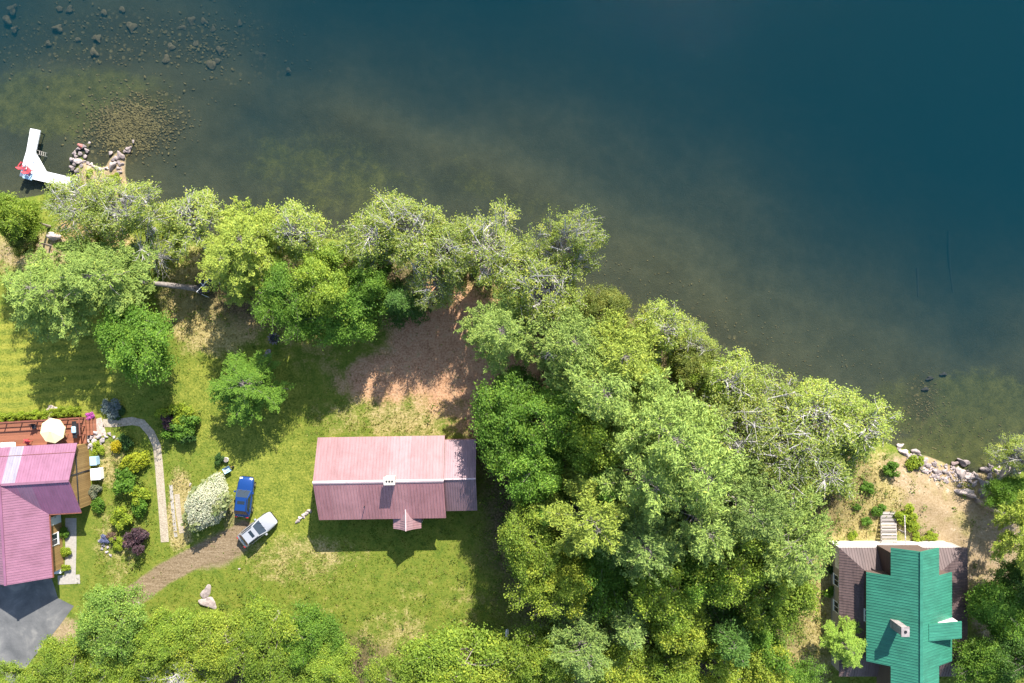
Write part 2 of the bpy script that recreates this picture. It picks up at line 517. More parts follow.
def ground_material():
    t = NT('ground_cover')
    p = t.pos()
    A = t.n('ShaderNodeAttribute', attribute_name='zone_a'); sa = t.n('ShaderNodeSeparateColor'); t.l(A.outputs['Color'], sa.inputs[0])
    B = t.n('ShaderNodeAttribute', attribute_name='zone_b'); sb = t.n('ShaderNodeSeparateColor'); t.l(B.outputs['Color'], sb.inputs[0])
    C = t.n('ShaderNodeAttribute', attribute_name='zone_c'); sc = t.n('ShaderNodeSeparateColor'); t.l(C.outputs['Color'], sc.inputs[0])
    big = t.noise(.16, 5, .6, p, .4); mid = t.noise(.8, 6, .65, p); fine = t.noise(4.5, 6, .7, p); vf = t.noise(13, 3, .7, p)
    lowf = t.noise(.28, 4, .6, p, .6)
    edge = t.math('ADD', t.math('MULTIPLY', lowf, .4), t.math('ADD', t.math('MULTIPLY', mid, .35), t.math('MULTIPLY', fine, .25)))

    def msk(m, k=.9, lo=.30, hi=.72):
        k = k * 1.7
        return t.step(t.math('ADD', m, t.math('MULTIPLY', t.math('SUBTRACT', edge, .5), k)), lo, hi)
    grass = t.ramp(t.math('ADD', t.math('MULTIPLY', mid, .5), t.math('MULTIPLY', fine, .5)),
                   [(.36, (.065, .115, .016)), (.48, (.135, .175, .024)), (.62, (.215, .220, .038)), (.70, (.32, .28, .08))])
    lush = t.ramp(t.math('ADD', t.math('MULTIPLY', mid, .35), t.math('MULTIPLY', fine, .65)),
                  [(.38, (.07, .11, .016)), (.5, (.175, .205, .03)), (.62, (.31, .305, .055))])
    # mowing stripes across the lawn on the left
    sp = t.n('ShaderNodeSeparateXYZ'); t.l(p, sp.inputs[0])
    wob = t.math('MULTIPLY', t.noise(.12, 3, .5, p), 2.0)
    st = t.math('SINE', t.math('MULTIPLY', t.math('ADD', t.math('ADD', sp.outputs[1], t.math('MULTIPLY', sp.outputs[0], -.06)), wob), 5.3))
    lush = t.mix(t.math('MULTIPLY', t.math('MULTIPLY', t.step(st, -.5, .7), .45), t.step(sp.outputs[0], -40, -50)), lush, t.mix(.6, lush, (.42, .37, .055)))
    col = t.mix(msk(sa.outputs[2], .7), grass, lush)
    dryc = t.ramp(t.math('ADD', t.math('MULTIPLY', mid, .3), t.math('MULTIPLY', fine, .7)), [(.38, (.17, .145, .05)), (.5, (.36, .28, .115)), (.62, (.52, .42, .22))])
    col = t.mix(t.math('MULTIPLY', msk(sa.outputs[1], 1.3), .85), col, dryc)
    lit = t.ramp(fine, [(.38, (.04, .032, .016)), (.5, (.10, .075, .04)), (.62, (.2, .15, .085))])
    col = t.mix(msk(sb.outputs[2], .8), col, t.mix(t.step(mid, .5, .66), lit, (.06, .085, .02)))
    ndl = t.ramp(t.math('ADD', t.math('MULTIPLY', mid, .35), t.math('MULTIPLY', fine, .65)), [(.38, (.24, .125, .065)), (.5, (.45, .255, .145)), (.62, (.52, .35, .21))])
    ndl = t.mix(t.math('MULTIPLY', t.step(mid, .56, .72), .5), ndl, (.15, .15, .05))
    col = t.mix(msk(sa.outputs[0], 1.0), col, ndl)
    trn = t.math('ADD', t.math('MULTIPLY', fine, .6), t.math('MULTIPLY', t.noise(1.3, 5, .6, t.scaled(p, (.3, 3.2, 1), (0, 0, -.55))), .4))
    trk = t.ramp(trn, [(.36, (.13, .092, .052)), (.5, (.225, .165, .10)), (.64, (.34, .265, .175))])
    col = t.mix(msk(sb.outputs[1], .8), col, trk)
    sol = t.ramp(t.math('ADD', t.math('MULTIPLY', mid, .45), t.math('MULTIPLY', fine, .55)), [(.3, (.17, .125, .06)), (.47, (.30, .22, .125)), (.58, (.38, .285, .18)), (.7, (.52, .42, .30))])
    sol = t.mix(t.math('MULTIPLY', t.step(lowf, .5, .66), .55), sol, t.mix(.45, dryc, grass))
    sol = t.mix(t.math('MULTIPLY', t.step(mid, .6, .7), .5), sol, (.56, .48, .38))
    col = t.mix(msk(sb.outputs[0], 1.0), col, sol)
    # lake bed
    bcol = t.ramp(t.math('ADD', t.math('MULTIPLY', big, .4), t.math('ADD', t.math('MULTIPLY', mid, .35), t.math('MULTIPLY', fine, .25))),
                  [(.30, (.036, .036, .020)), (.5, (.058, .056, .030)), (.70, (.088, .082, .044))])
    wd = t.ramp(t.math('ADD', t.math('MULTIPLY', mid, .6), t.math('MULTIPLY', fine, .4)), [(.32, (.032, .036, .014)), (.5, (.074, .074, .024)), (.68, (.125, .117, .036))])
    bcol = t.mix(msk(sc.outputs[2], 1.1), bcol, wd)
    vo = t.n('ShaderNodeTexVoronoi', feature='F1'); vo.inputs['Scale'].default_value = 1.9
    t.l(t.n('ShaderNodeVectorMath', operation='ADD').outputs[0], vo.inputs['Vector'])
    va = vo.inputs['Vector'].links[0].from_node
    t.l(p, va.inputs[0]); nn = t.n('ShaderNodeTexNoise'); nn.inputs['Scale'].default_value = 1.5; t.l(p, nn.inputs['Vector'])
    sc2 = t.n('ShaderNodeVectorMath', operation='SCALE'); sc2.inputs['Scale'].default_value = .35; t.l(nn.outputs['Color'], sc2.inputs[0]); t.l(sc2.outputs[0], va.inputs[1])
    sep = t.n('ShaderNodeSeparateColor'); t.l(vo.outputs['Color'], sep.inputs[0])
    stone = t.ramp(sep.outputs[0], [(0, (.03, .028, .014)), (.5, (.065, .052, .024)), (.85, (.13, .10, .042)), (1, (.2, .155, .07))])
    stone = t.mix(t.step(vo.outputs['Distance'], .28, .5), stone, (.035, .032, .018))
    bcol = t.mix(t.math('MULTIPLY', msk(sc.outputs[1], 1.2), .6), bcol, stone)
    col = t.mix(t.step(t.math('ADD', sc.outputs[0], t.math('MULTIPLY', t.math('SUBTRACT', fine, .5), .5)), .4, .6), col, bcol)
    hgt = t.math('ADD', t.math('MULTIPLY', fine, .6), t.math('MULTIPLY', vf, .4))
    t.bsdf(col, .95, 0, .1, bump=hgt, bump_s=.9, bump_d=.12)
    return t.m


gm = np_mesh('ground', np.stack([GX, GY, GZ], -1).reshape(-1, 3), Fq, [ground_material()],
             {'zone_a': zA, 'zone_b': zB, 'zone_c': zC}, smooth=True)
ground = tag(link('ground', gm), 'lawns, bare earth and lake bed around the houses', kind='structure')


# -------------------------------------------------------------------- water
def water_material():
    t = NT('lake_water')
    p = t.pos()
    r1 = t.noise(4.5, 3, .55, t.scaled(p, (.8, 1.9, 1), (0, 0, .75)), .2)
    r2 = t.noise(.5, 3, .5, t.scaled(p, (1, 1.8, 1), (0, 0, .5)))
    hgt = t.math('ADD', t.math('MULTIPLY', r1, .6), t.math('MULTIPLY', r2, .9))
    bp = t.n('ShaderNodeBump'); bp.inputs['Strength'].default_value = 1.0; bp.inputs['Distance'].default_value = .045
    t.l(hgt, bp.inputs['Height'])
    tr = t.n('ShaderNodeBsdfTransparent'); tr.inputs['Color'].default_value = (.93, .975, .97, 1)
    gl = t.n('ShaderNodeBsdfGlossy'); gl.inputs['Roughness'].default_value = .08
    gl.inputs['Color'].default_value = (.5, .5, .5, 1)
    t.l(bp.outputs[0], gl.inputs['Normal'])
    # Schlick reflectance on |cos|, the same from above and below, so sunlight reaches the lake bed
    dt = t.n('ShaderNodeVectorMath', operation='DOT_PRODUCT'); t.l(bp.outputs[0], dt.inputs[0]); t.l(t.n('ShaderNodeNewGeometry').outputs['Incoming'], dt.inputs[1])
    om = t.math('SUBTRACT', 1.0, t.math('ABSOLUTE', dt.outputs['Value']), clamp=True)
    fac = t.math('ADD', t.math('MULTIPLY', t.math('POWER', om, 5.0), .98), .02)
    mx = t.n('ShaderNodeMixShader'); t.l(fac, mx.inputs[0]); t.l(tr.outputs[0], mx.inputs[1]); t.l(gl.outputs[0], mx.inputs[2])
    t.l(mx.outputs[0], t.out.inputs['Surface'])
    va = t.n('ShaderNodeVolumeAbsorption'); va.inputs['Color'].default_value = (.003, .125, .185, 1); va.inputs['Density'].default_value = .20
    vs = t.n('ShaderNodeVolumeScatter'); vs.inputs['Color'].default_value = (.003, .125, .185, 1); vs.inputs['Density'].default_value = .20
    ad = t.n('ShaderNodeAddShader'); t.l(va.outputs[0], ad.inputs[0]); t.l(vs.outputs[0], ad.inputs[1])
    t.l(ad.outputs[0], t.out.inputs['Volume'])
    return t.m


w = MB().box(-1400, -70, -22, 1400, 1400, WL)
water = tag(w.build('water', water_material()), 'lake water, teal where deep and brown over the shallows', kind='structure')


# -------------------------------------------------------- flat paved sheets
def flat_poly(name, pts, z, material, kind='structure', label=None):
    V = [P(x, y, 0) + Vector((0, 0, z)) for x, y in pts]
    me = bpy.data.meshes.new(name)
    me.from_pydata(V, [], [list(range(len(V)))]); me.update()
    if me.polygons[0].normal.z < 0: me.flip_normals()
    me.materials.append(material)
    o = link(name, me); tag(o, label, kind=kind); return o


def ribbon(name, pts, w, z, material, label=None, thick=.03):
    """paved strip with low edges following a pixel polyline"""
    pts = [P(x, y, 0) for x, y in pts]
    L, R = [], []
    for i, p in enumerate(pts):
        a = pts[max(0, i - 1)]; b = pts[min(len(pts) - 1, i + 1)]
        d = (b - a).normalized(); n = Vector((-d.y, d.x, 0)) * (w * S / 2)
        L.append(p + n); R.append(p - n)
    mb = MB()
    n = len(pts)
    vs = [(*q.xy, z + thick) for q in L] + [(*q.xy, z + thick) for q in R] + [(*q.xy, z - .05) for q in L] + [(*q.xy, z - .05) for q in R]
    fs = []
    for i in range(n - 1):
        fs += [[i, n + i, n + i + 1, i + 1], [i, i + 1, 2 * n + i + 1, 2 * n + i], [n + i + 1, n + i, 3 * n + i, 3 * n + i + 1]]
    fs += [[0, 2 * n, 3 * n, n], [n - 1, 2 * n - 1, 4 * n - 1, 3 * n - 1]]
    mb.add(vs, fs)
    o = mb.build(name, material)
    tag(o, label, kind='structure')
    return o


def asphalt_material():
    t = NT('worn_asphalt'); p = t.pos()
    n1 = t.noise(.35, 6, .65, p, .5); n2 = t.noise(8, 4, .7, p)
    c = t.ramp(n1, [(.34, (.06, .063, .066)), (.52, (.12, .12, .12)), (.66, (.24, .23, .21))])
    c = t.mix(t.math('MULTIPLY', n2, .5), c, (.2, .2, .2))
    t.bsdf(c, .9, 0, .3, bump=n2, bump_s=.3, bump_d=.02); return t.m


def gravel_material(name, a, b):
    t = NT(name); p = t.pos()
    v = t.n('ShaderNodeTexVoronoi'); v.inputs['Scale'].default_value = 9.0; t.l(p, v.inputs['Vector'])
    sc = t.n('ShaderNodeSeparateColor'); t.l(v.outputs['Color'], sc.inputs[0])
    n = t.noise(1.3, 5, .6, p)
    c = t.ramp(t.math('ADD', t.math('MULTIPLY', sc.outputs[0], .35), t.math('MULTIPLY', n, .65)), [(.25, a), (.75, b)])
    t.bsdf(c, .95, 0, .2, bump=v.outputs['Distance'], bump_s=.5, bump_d=.04); return t.m


flat_poly('driveway', [(-150, 560), (52, 579), (58, 598), (74, 606), (60, 625), (36, 655), (8, 690), (-150, 720)], .012, asphalt_material(),
          label='cracked grey asphalt drive in the lower left corner')
GP = gravel_material('pale_path_gravel', (.28, .23, .165), (.48, .41, .31))
ribbon('path', [(103, 423), (116, 423), (132, 421), (142, 423), (151, 433), (157, 446), (159, 465), (161, 490), (163, 515), (165, 542)], 8, .0, GP,
       'pale gravel path bending from the deck through the garden')
ribbon('path', [(171, 485), (173, 510), (176, 537)], 3.2, .0, M['concrete'], 'narrow pale kerb strip beside the white bush')
ribbon('path', [(177, 494), (179, 515), (182, 533)], 5, .0, GP, 'short pale gravel strip beside the white bush')
ribbon('path', [(71, 518), (71, 545), (70, 583)], 11, .0, M['concrete'], 'concrete walk along the purple roof')
ribbon('path', [(58, 580), (80, 579)], 9, .002, M['concrete'], 'concrete step at the end of the walk')
ribbon('path', [(84, 432), (104, 426)], 18, .0, gravel_material('patio_slabs', (.36, .27, .22), (.56, .46, .40)), 'small tan slab patio at the foot of the deck steps')


# ------------------------------------------------------------ tree builders
class Wood:
    def __init__(self): self.V = []; self.F = []; self.n = 0

    def tube(self, pts, radii, sides=5):
        pts = np.asarray(pts, float); radii = np.asarray(radii, float)
        m = len(pts)
        tg = np.gradient(pts, axis=0); tg /= np.linalg.norm(tg, axis=1)[:, None] + 1e-9
        ref = np.array([0, 0, 1.0]) if abs(tg[0, 2]) < .9 else np.array([1.0, 0, 0])
        s = np.cross(tg, ref); s /= np.linalg.norm(s, axis=1)[:, None] + 1e-9
        u = np.cross(s, tg)
        a = np.linspace(0, 2 * PI, sides, endpoint=False)
        ring = s[:, None, :] * np.cos(a)[None, :, None] + u[:, None, :] * np.sin(a)[None, :, None]
        V = pts[:, None, :] + ring * radii[:, None, None]
        self.V.append(V.reshape(-1, 3))
        i = np.arange(m - 1)[:, None] * sides; k = np.arange(sides)[None, :]; k2 = (k + 1) % sides
        F = np.stack([i + k, i + k2, i + sides + k2, i + sides + k], -1).reshape(-1, 4) + self.n
        self.F.append(F); self.n += m * sides

    def mesh(self, name, mt):
        return np_mesh(name, np.vstack(self.V), np.vstack(self.F), [mt], smooth=True)


def curve(a, b, r, bend=.15, n=5, sag=0.0):
    a = np.asarray(a, float); b = np.asarray(b, float)
    t = np.linspace(0, 1, n)[:, None]
    L = np.linalg.norm(b - a)
    off = r.normal(size=3) * bend * L
    return a + (b - a) * t + off * (np.sin(PI * t) * .5) + np.array([0, 0, sag * L]) * (np.sin(PI * t))


def unit(v):
    return v / (np.linalg.norm(v, axis=-1, keepdims=True) + 1e-9)


def leaf_quads(C, N, size, r, aspect=.6, T=None):
    """rhombic leaf faces centred at C with normals N"""
    n = len(C)
    N = unit(N)
    if T is None: T = r.normal(size=(n, 3))
    T = unit(T - N * np.sum(T * N, 1, keepdims=True)); Bv = np.cross(N, T)
    s = size[:, None]
    fold = N * s * .18
    V = np.stack([C + T * s, C + Bv * s * aspect + fold, C - T * s, C - Bv * s * aspect + fold], 1).reshape(-1, 3)
    F = np.arange(n * 4).reshape(n, 4)
    return V, F


def broadleaf(seed, R=4.5, Ht=12.0, limbs=9, branches=6, twigs=5, per=40, size=.17, spread=.36, low=.30, wood=1.0, multi=1, vase=False, flat=1.0, zc=.66, rzk=.34, tip=2.2, tw=1.0):
    r = np.random.default_rng(seed)
    W = Wood(); C = []; Nn = []; Sz = []; Vv = []
    cz = zc * Ht; rz = rzk * Ht * flat
    stems = []
    for m in range(multi):
        a = 2 * PI * (m + r.random() * .5) / multi
        lean = (0 if multi == 1 else .35) * R
        top = np.array([math.cos(a) * lean, math.sin(a) * lean, cz + rz * .35]) + r.normal(size=3) * [.3, .3, .2]
        base = np.array([math.cos(a), math.sin(a), 0]) * (0 if multi == 1 else .25)
        base[2] = -.25
        pts = curve(base, top, r, .06, 8)
        rad = np.linspace(.24, .07, 8) * wood * (Ht / 12) * (1 if multi == 1 else .75)
        rad[0] *= 1.35
        W.tube(pts, rad, 8); stems.append(pts)
    # uneven outline: a few lobes pushed out or in
    lob = unit(r.normal(size=(9, 3))); la = r.uniform(-.48, .30, 9)

    def shell(d, f):
        k = 1 + np.sum(la * np.exp(-(1 - lob @ d) * 5))
        return np.array([0, 0, cz]) + d * np.array([R, R, rz]) * k * f
    gold = PI * (3 - math.sqrt(5))
    for i in range(limbs):
        zz = 1 - (i + .5) / limbs * (1.55 if not vase else 1.15)
        a = gold * i + r.normal() * .25
        d = np.array([math.cos(a) * math.sqrt(max(0, 1 - zz * zz)), math.sin(a) * math.sqrt(max(0, 1 - zz * zz)), zz])
        st = stems[i % multi]
        k = r.uniform(low, .62) if zz < .55 else r.uniform(.55, .9)
        if vase: k = r.uniform(.22, .5)
        k = k * (len(st) - 1); i0 = int(k); p0 = st[i0] + (st[min(i0 + 1, len(st) - 1)] - st[i0]) * (k - i0)
        e1 = shell(d, r.uniform(.42, .66))
        lp = curve(p0, e1, r, .14, 6, .06)
        W.tube(lp, np.linspace(.10, .045, 6) * wood * (Ht / 12), 6)
        for j in range(branches):
            dj = unit(d + r.normal(size=3) * .48 + np.array([0, 0, .08])); fj = r.uniform(.58, 1.0) if r.random() < .8 else r.uniform(1.0, 1.2); cl = r.normal() * .10
            kk = r.uniform(.45, 1.0) * 5; j0 = min(int(kk), 4); q0 = lp[j0] + (lp[j0 + 1] - lp[j0]) * (kk - j0)
            e2 = shell(dj, fj * .9)
            bp = curve(q0, e2, r, .16, 5, .04)
            W.tube(bp, np.linspace(.045, .018, 5) * wood * (Ht / 12), 4)
            for q in range(twigs):
                dq = unit(dj + r.normal(size=3) * .17)
                kq = r.uniform(.4, 1.0) * 4; q1 = min(int(kq), 3); s0 = bp[q1] + (bp[q1 + 1] - bp[q1]) * (kq - q1)
                e3 = shell(dq, fj * r.uniform(.92, 1.06))
                W.tube(np.stack([s0, (s0 + e3) / 2 + r.normal(size=3) * .08, e3]), np.array([.018, .013, .006]) * wood * tw * (Ht / 12), 3)
                n = int(per * r.uniform(.6, 1.4) * ((.10 + 1.1 * min(1.0, math.hypot(dq[0], dq[1]) / .8) ** 2) if vase else 1.0)) + 1
                along = r.beta(tip, 1.2, n)[:, None]
                cc = s0 + (e3 - s0) * along + r.normal(size=(n, 3)) * spread * np.array([1, 1, .5])
                C.append(cc)
                Nn.append(unit(np.array([0, 0, .75]) + dq * .35 + r.normal(size=(n, 3)) * .55))
                Sz.append(size * r.uniform(.6, 1.3, n))
                Vv.append(np.clip(r.normal(.5, .2, n) + r.normal() * .14 + cl, 0, 1))
    C = np.vstack(C); Nn = np.vstack(Nn); Sz = np.concatenate(Sz); Vv = np.concatenate(Vv)
    V, F = leaf_quads(C, Nn, Sz, r)
    return W, (V, F, np.repeat(Vv, 4)), R, Ht, cz


def pine(seed, R=4.2, Ht=18.0, levels=13, per_level=5, start=.38, shape='white', size=.20, dens=1.0):
    r = np.random.default_rng(seed)
    W = Wood(); C = []; Nn = []; Tt = []; Sz = []; Vv = []
    tp = curve([0, 0, -.25], [r.normal() * .3, r.normal() * .3, Ht], r, .02, 12)
    W.tube(tp, np.linspace(.27, .025, 12) * (Ht / 18), 8)
    for i in range(levels):
        f = start + (1 - start) * (i + r.uniform(-.3, .3)) / (levels - .4); f = min(max(f, .1), .985)
        g = max(0.0, (f - start) / (1 - start))
        if shape == 'white':
            L = R * (1.0 - .78 * g ** 1.7) * (0.62 + .5 * min(1, g * 4 + .25))
        else:
            L = R * (1.02 - g) ** .85
        k = f * 11; i0 = min(int(k), 10); p0 = tp[i0] + (tp[i0 + 1] - tp[i0]) * (k - i0)
        a0 = r.uniform(0, 2 * PI)
        for j in range(per_level):
            if r.random() < .12 and shape == 'white': continue
            a = a0 + 2 * PI * j / per_level + r.normal() * .22
            Lj = L * r.uniform(.65, 1.12)
            rise = (.10 + .45 * g) if shape == 'white' else (-.18 + .35 * g)
            d = np.array([math.cos(a), math.sin(a), rise]); e = p0 + d * Lj
            bp = curve(p0, e, r, .06, 6, -.03)
            W.tube(bp, np.linspace(.055, .015, 6) * (Ht / 18) * (1.2 - g * .6), 4)
            nsh = max(4, int(Lj * 2.6))
            for q in range(nsh):
                t = .28 + .72 * (q + r.random()) / nsh
                kk = t * 5; q0 = min(int(kk), 4); s0 = bp[q0] + (bp[q0 + 1] - bp[q0]) * (kk - q0)
                side = (-1 if q % 2 else 1)
                aa = a + side * r.uniform(.45, 1.15)
                sl = Lj * (.34 - .16 * t) * r.uniform(.7, 1.25) + .22
                sd = np.array([math.cos(aa), math.sin(aa), rise * .6 + r.uniform(.0, .28)])
                s1 = s0 + sd * sl
                n = max(6, int((20 if shape == 'white' else 17) * dens * sl / .8))
                al = r.uniform(.1, 1.06, n)[:, None]
                cc = s0 + (s1 - s0) * al + r.normal(size=(n, 3)) * np.array([.15, .15, .09])
                C.append(cc)
                Tt.append(sd * .8 + r.normal(size=(n, 3)) * .55)
                Nn.append(np.array([0, 0, 1.0]) + r.normal(size=(n, 3)) * .45)
                Sz.append(size * r.uniform(.7, 1.3, n))
                Vv.append(np.clip(r.normal(.45 + .15 * t, .18, n), 0, 1))
    C = np.vstack(C); Nn = np.vstack(Nn); Tt = np.vstack(Tt); Sz = np.concatenate(Sz); Vv = np.concatenate(Vv)
    V, F = leaf_quads(C, Nn, Sz, r, .30, Tt)
    return W, (V, F, np.repeat(Vv, 4)), R, Ht, (.62 if shape == 'white' else .5) * Ht


def dead(seed, R=3.0, Ht=9.0, levels=10, per=9):
    r = np.random.default_rng(seed); W = Wood()
    tp = curve([0, 0, -.2], [0, 0, Ht], r, .03, 9)
    W.tube(tp, np.linspace(.17, .03, 9), 6)
    for i in range(levels):
        f = .25 + .72 * i / (levels - 1)
        k = f * 8; i0 = min(int(k), 7); p0 = tp[i0] + (tp[i0 + 1] - tp[i0]) * (k - i0)
        for j in range(per):
            a = r.uniform(0, 2 * PI); L = R * (1.1 - .6 * f) * r.uniform(.6, 1.1)
            e = p0 + np.array([math.cos(a), math.sin(a), r.uniform(0, .5)]) * L
            bp = curve(p0, e, r, .12, 5)
            W.tube(bp, np.linspace(.05, .014, 5), 4)
            for q in range(5):
                s0 = bp[r.integers(1, 5)]
                s1 = s0 + unit(e - p0 + r.normal(size=3) * L * .6) * L * r.uniform(.2, .45)
                W.tube(np.stack([s0, (s0 + s1) / 2 + r.normal(size=3) * .05, s1]), np.array([.02, .015, .008]), 3)
    return W, None, R, Ht, .68 * Ht


def shrub(seed, R=1.0, Ht=1.3, n=2200, size=.085, stems=9, lumps=14):
    r = np.random.default_rng(seed); W = Wood()
    cs = []
    for i in range(lumps):
        d = unit(r.normal(size=3)); d[2] = abs(d[2]) * .9
        cs.append(np.array([d[0] * R * .72, d[1] * R * .72, Ht * .42 + d[2] * Ht * .38]) * r.uniform(.55, 1.12))
    cs = np.array(cs)
    for i in range(stems):
        W.tube(curve([r.normal() * .08, r.normal() * .08, -.08], cs[i % lumps], r, .1, 4), np.array([.03, .022, .015, .008]), 4)
    lr = r.uniform(.55, 1.15, lumps)
    k = r.integers(0, lumps, n)
    d = unit(r.normal(size=(n, 3))); rad = r.uniform(.55, 1.0, (n, 1)) ** .5
    C = cs[k] + d * rad * (R * .36 * lr[k])[:, None] + r.normal(size=(n, 3)) * .05
    C[:, 2] = np.maximum(C[:, 2], .04)
    N = d * .6 + np.array([0, 0, .7]) + r.normal(size=(n, 3)) * .5
    V, F = leaf_quads(C, N, size * r.uniform(.6, 1.35, n), r)
    return W, (V, F, np.repeat(np.clip(r.normal(.5, .22, n), 0, 1), 4)), R, Ht, Ht * .55


class Proto:
    def __init__(self, gen, bark, leafm, nm):
        W, L, self.R, self.H, self.cz = gen
        self.trunk = W.mesh(nm + '_trunk', bark)
        self.crown = np_mesh(nm + '_crown', L[0], L[1], [leafm], {'v': L[2]}) if L else None


PR = {
    'D': [Proto(broadleaf(s, per=92, limbs=12, branches=5, twigs=6, spread=.31, size=.104), M['bark_brown'], M['leaf'], 'broadleaf') for s in (11, 12, 13, 14, 15)],
    'F': [Proto(broadleaf(s, R=4.0, Ht=11, limbs=13, branches=6, twigs=6, per=88, size=.108, spread=.34, zc=.6, rzk=.42), M['bark_brown'], M['leaf'], 'full_broadleaf') for s in (21, 22)],
    'B': [Proto(broadleaf(s, R=4.0, Ht=12, limbs=13, branches=6, twigs=8, per=22, size=.092, spread=.21, wood=2.3, tip=3.6, tw=.72, multi=m, vase=True, zc=.68, rzk=.32, low=.25),
                M['bark_grey'], M['leaf'], 'grey_limbed') for s, m in ((31, 2), (32, 3), (33, 1))],
    'P': [Proto(pine(s, dens=2.1, size=.155), M['bark_pine'], M['needle'], 'pine') for s in (41, 42, 43, 44)],
    'C': [Proto(pine(s, R=3.2, Ht=14, levels=15, per_level=7, start=.12, shape='spruce', size=.15, dens=1.7), M['bark_brown'], M['needle'], 'conifer') for s in (51, 52)],
    'X': [Proto(dead(s), M['bark_dead'], None, 'dead') for s in (61, 62)],
    'S': [Proto(shrub(s), M['bark_brown'], M['leaf'], 'shrub') for s in (71, 72, 73)],
}
NAME = {'D': 'broadleaf_tree', 'F': 'broadleaf_tree', 'B': 'grey_limbed_tree', 'P': 'pine_tree', 'C': 'conifer_tree', 'X': 'dead_tree', 'S': 'shrub'}
TREE_N = [0]


def tree(kind, px, py, r_px, h, tint, label, group=None, base=None, cat='tree'):
    i = TREE_N[0]; TREE_N[0] += 1
    rr = random.Random(i * 7 + 3)
    pr = PR[kind][i % len(PR[kind])]
    zs = h / pr.H; zc = pr.cz * zs
    c = P(px, py, zc)
    if base is not None:
        b = P(base[0], base[1], 0)
    else:
        b = Vector((c.x, c.y, 0))
        for _ in range(40):
            d = float(sdf([b.x], [b.y])[0])
            if d > 1.2: break
            e = .5
            g = Vector((float(sdf([b.x + e], [b.y])[0]) - d, float(sdf([b.x], [b.y + e])[0]) - d, 0))
            if g.length < 1e-6: break
            b += g.normalized() * max(.3, (1.3 - d))
    b.z = ground_z(b.x, b.y)
    t = thing(NAME[kind], label, cat, b, 0, group)
    ax = (c - b); axn = ax.normalized()
    q = Vector((0, 0, 1)).rotation_difference(axn) @ Quaternion((0, 0, 1), rr.uniform(0, 6.28))
    t.rotation_mode = 'QUATERNION'; t.rotation_quaternion = q
    sx = r_px * S * (H - zc) / H / pr.R
    an = rr.uniform(.88, 1.14) if kind != 'C' else 1
    t.scale = (sx * an, sx / an, ax.length / pr.cz)
    link('trunk' if kind != 'S' else 'stems', pr.trunk, t)
    if pr.crown:
        k = link('crown' if kind != 'S' else 'foliage', pr.crown, t)
        v = rr.uniform(1.0, 1.24)
        k.color = (tint[0] * v, tint[1] * v, tint[2] * v, 1)
    return t


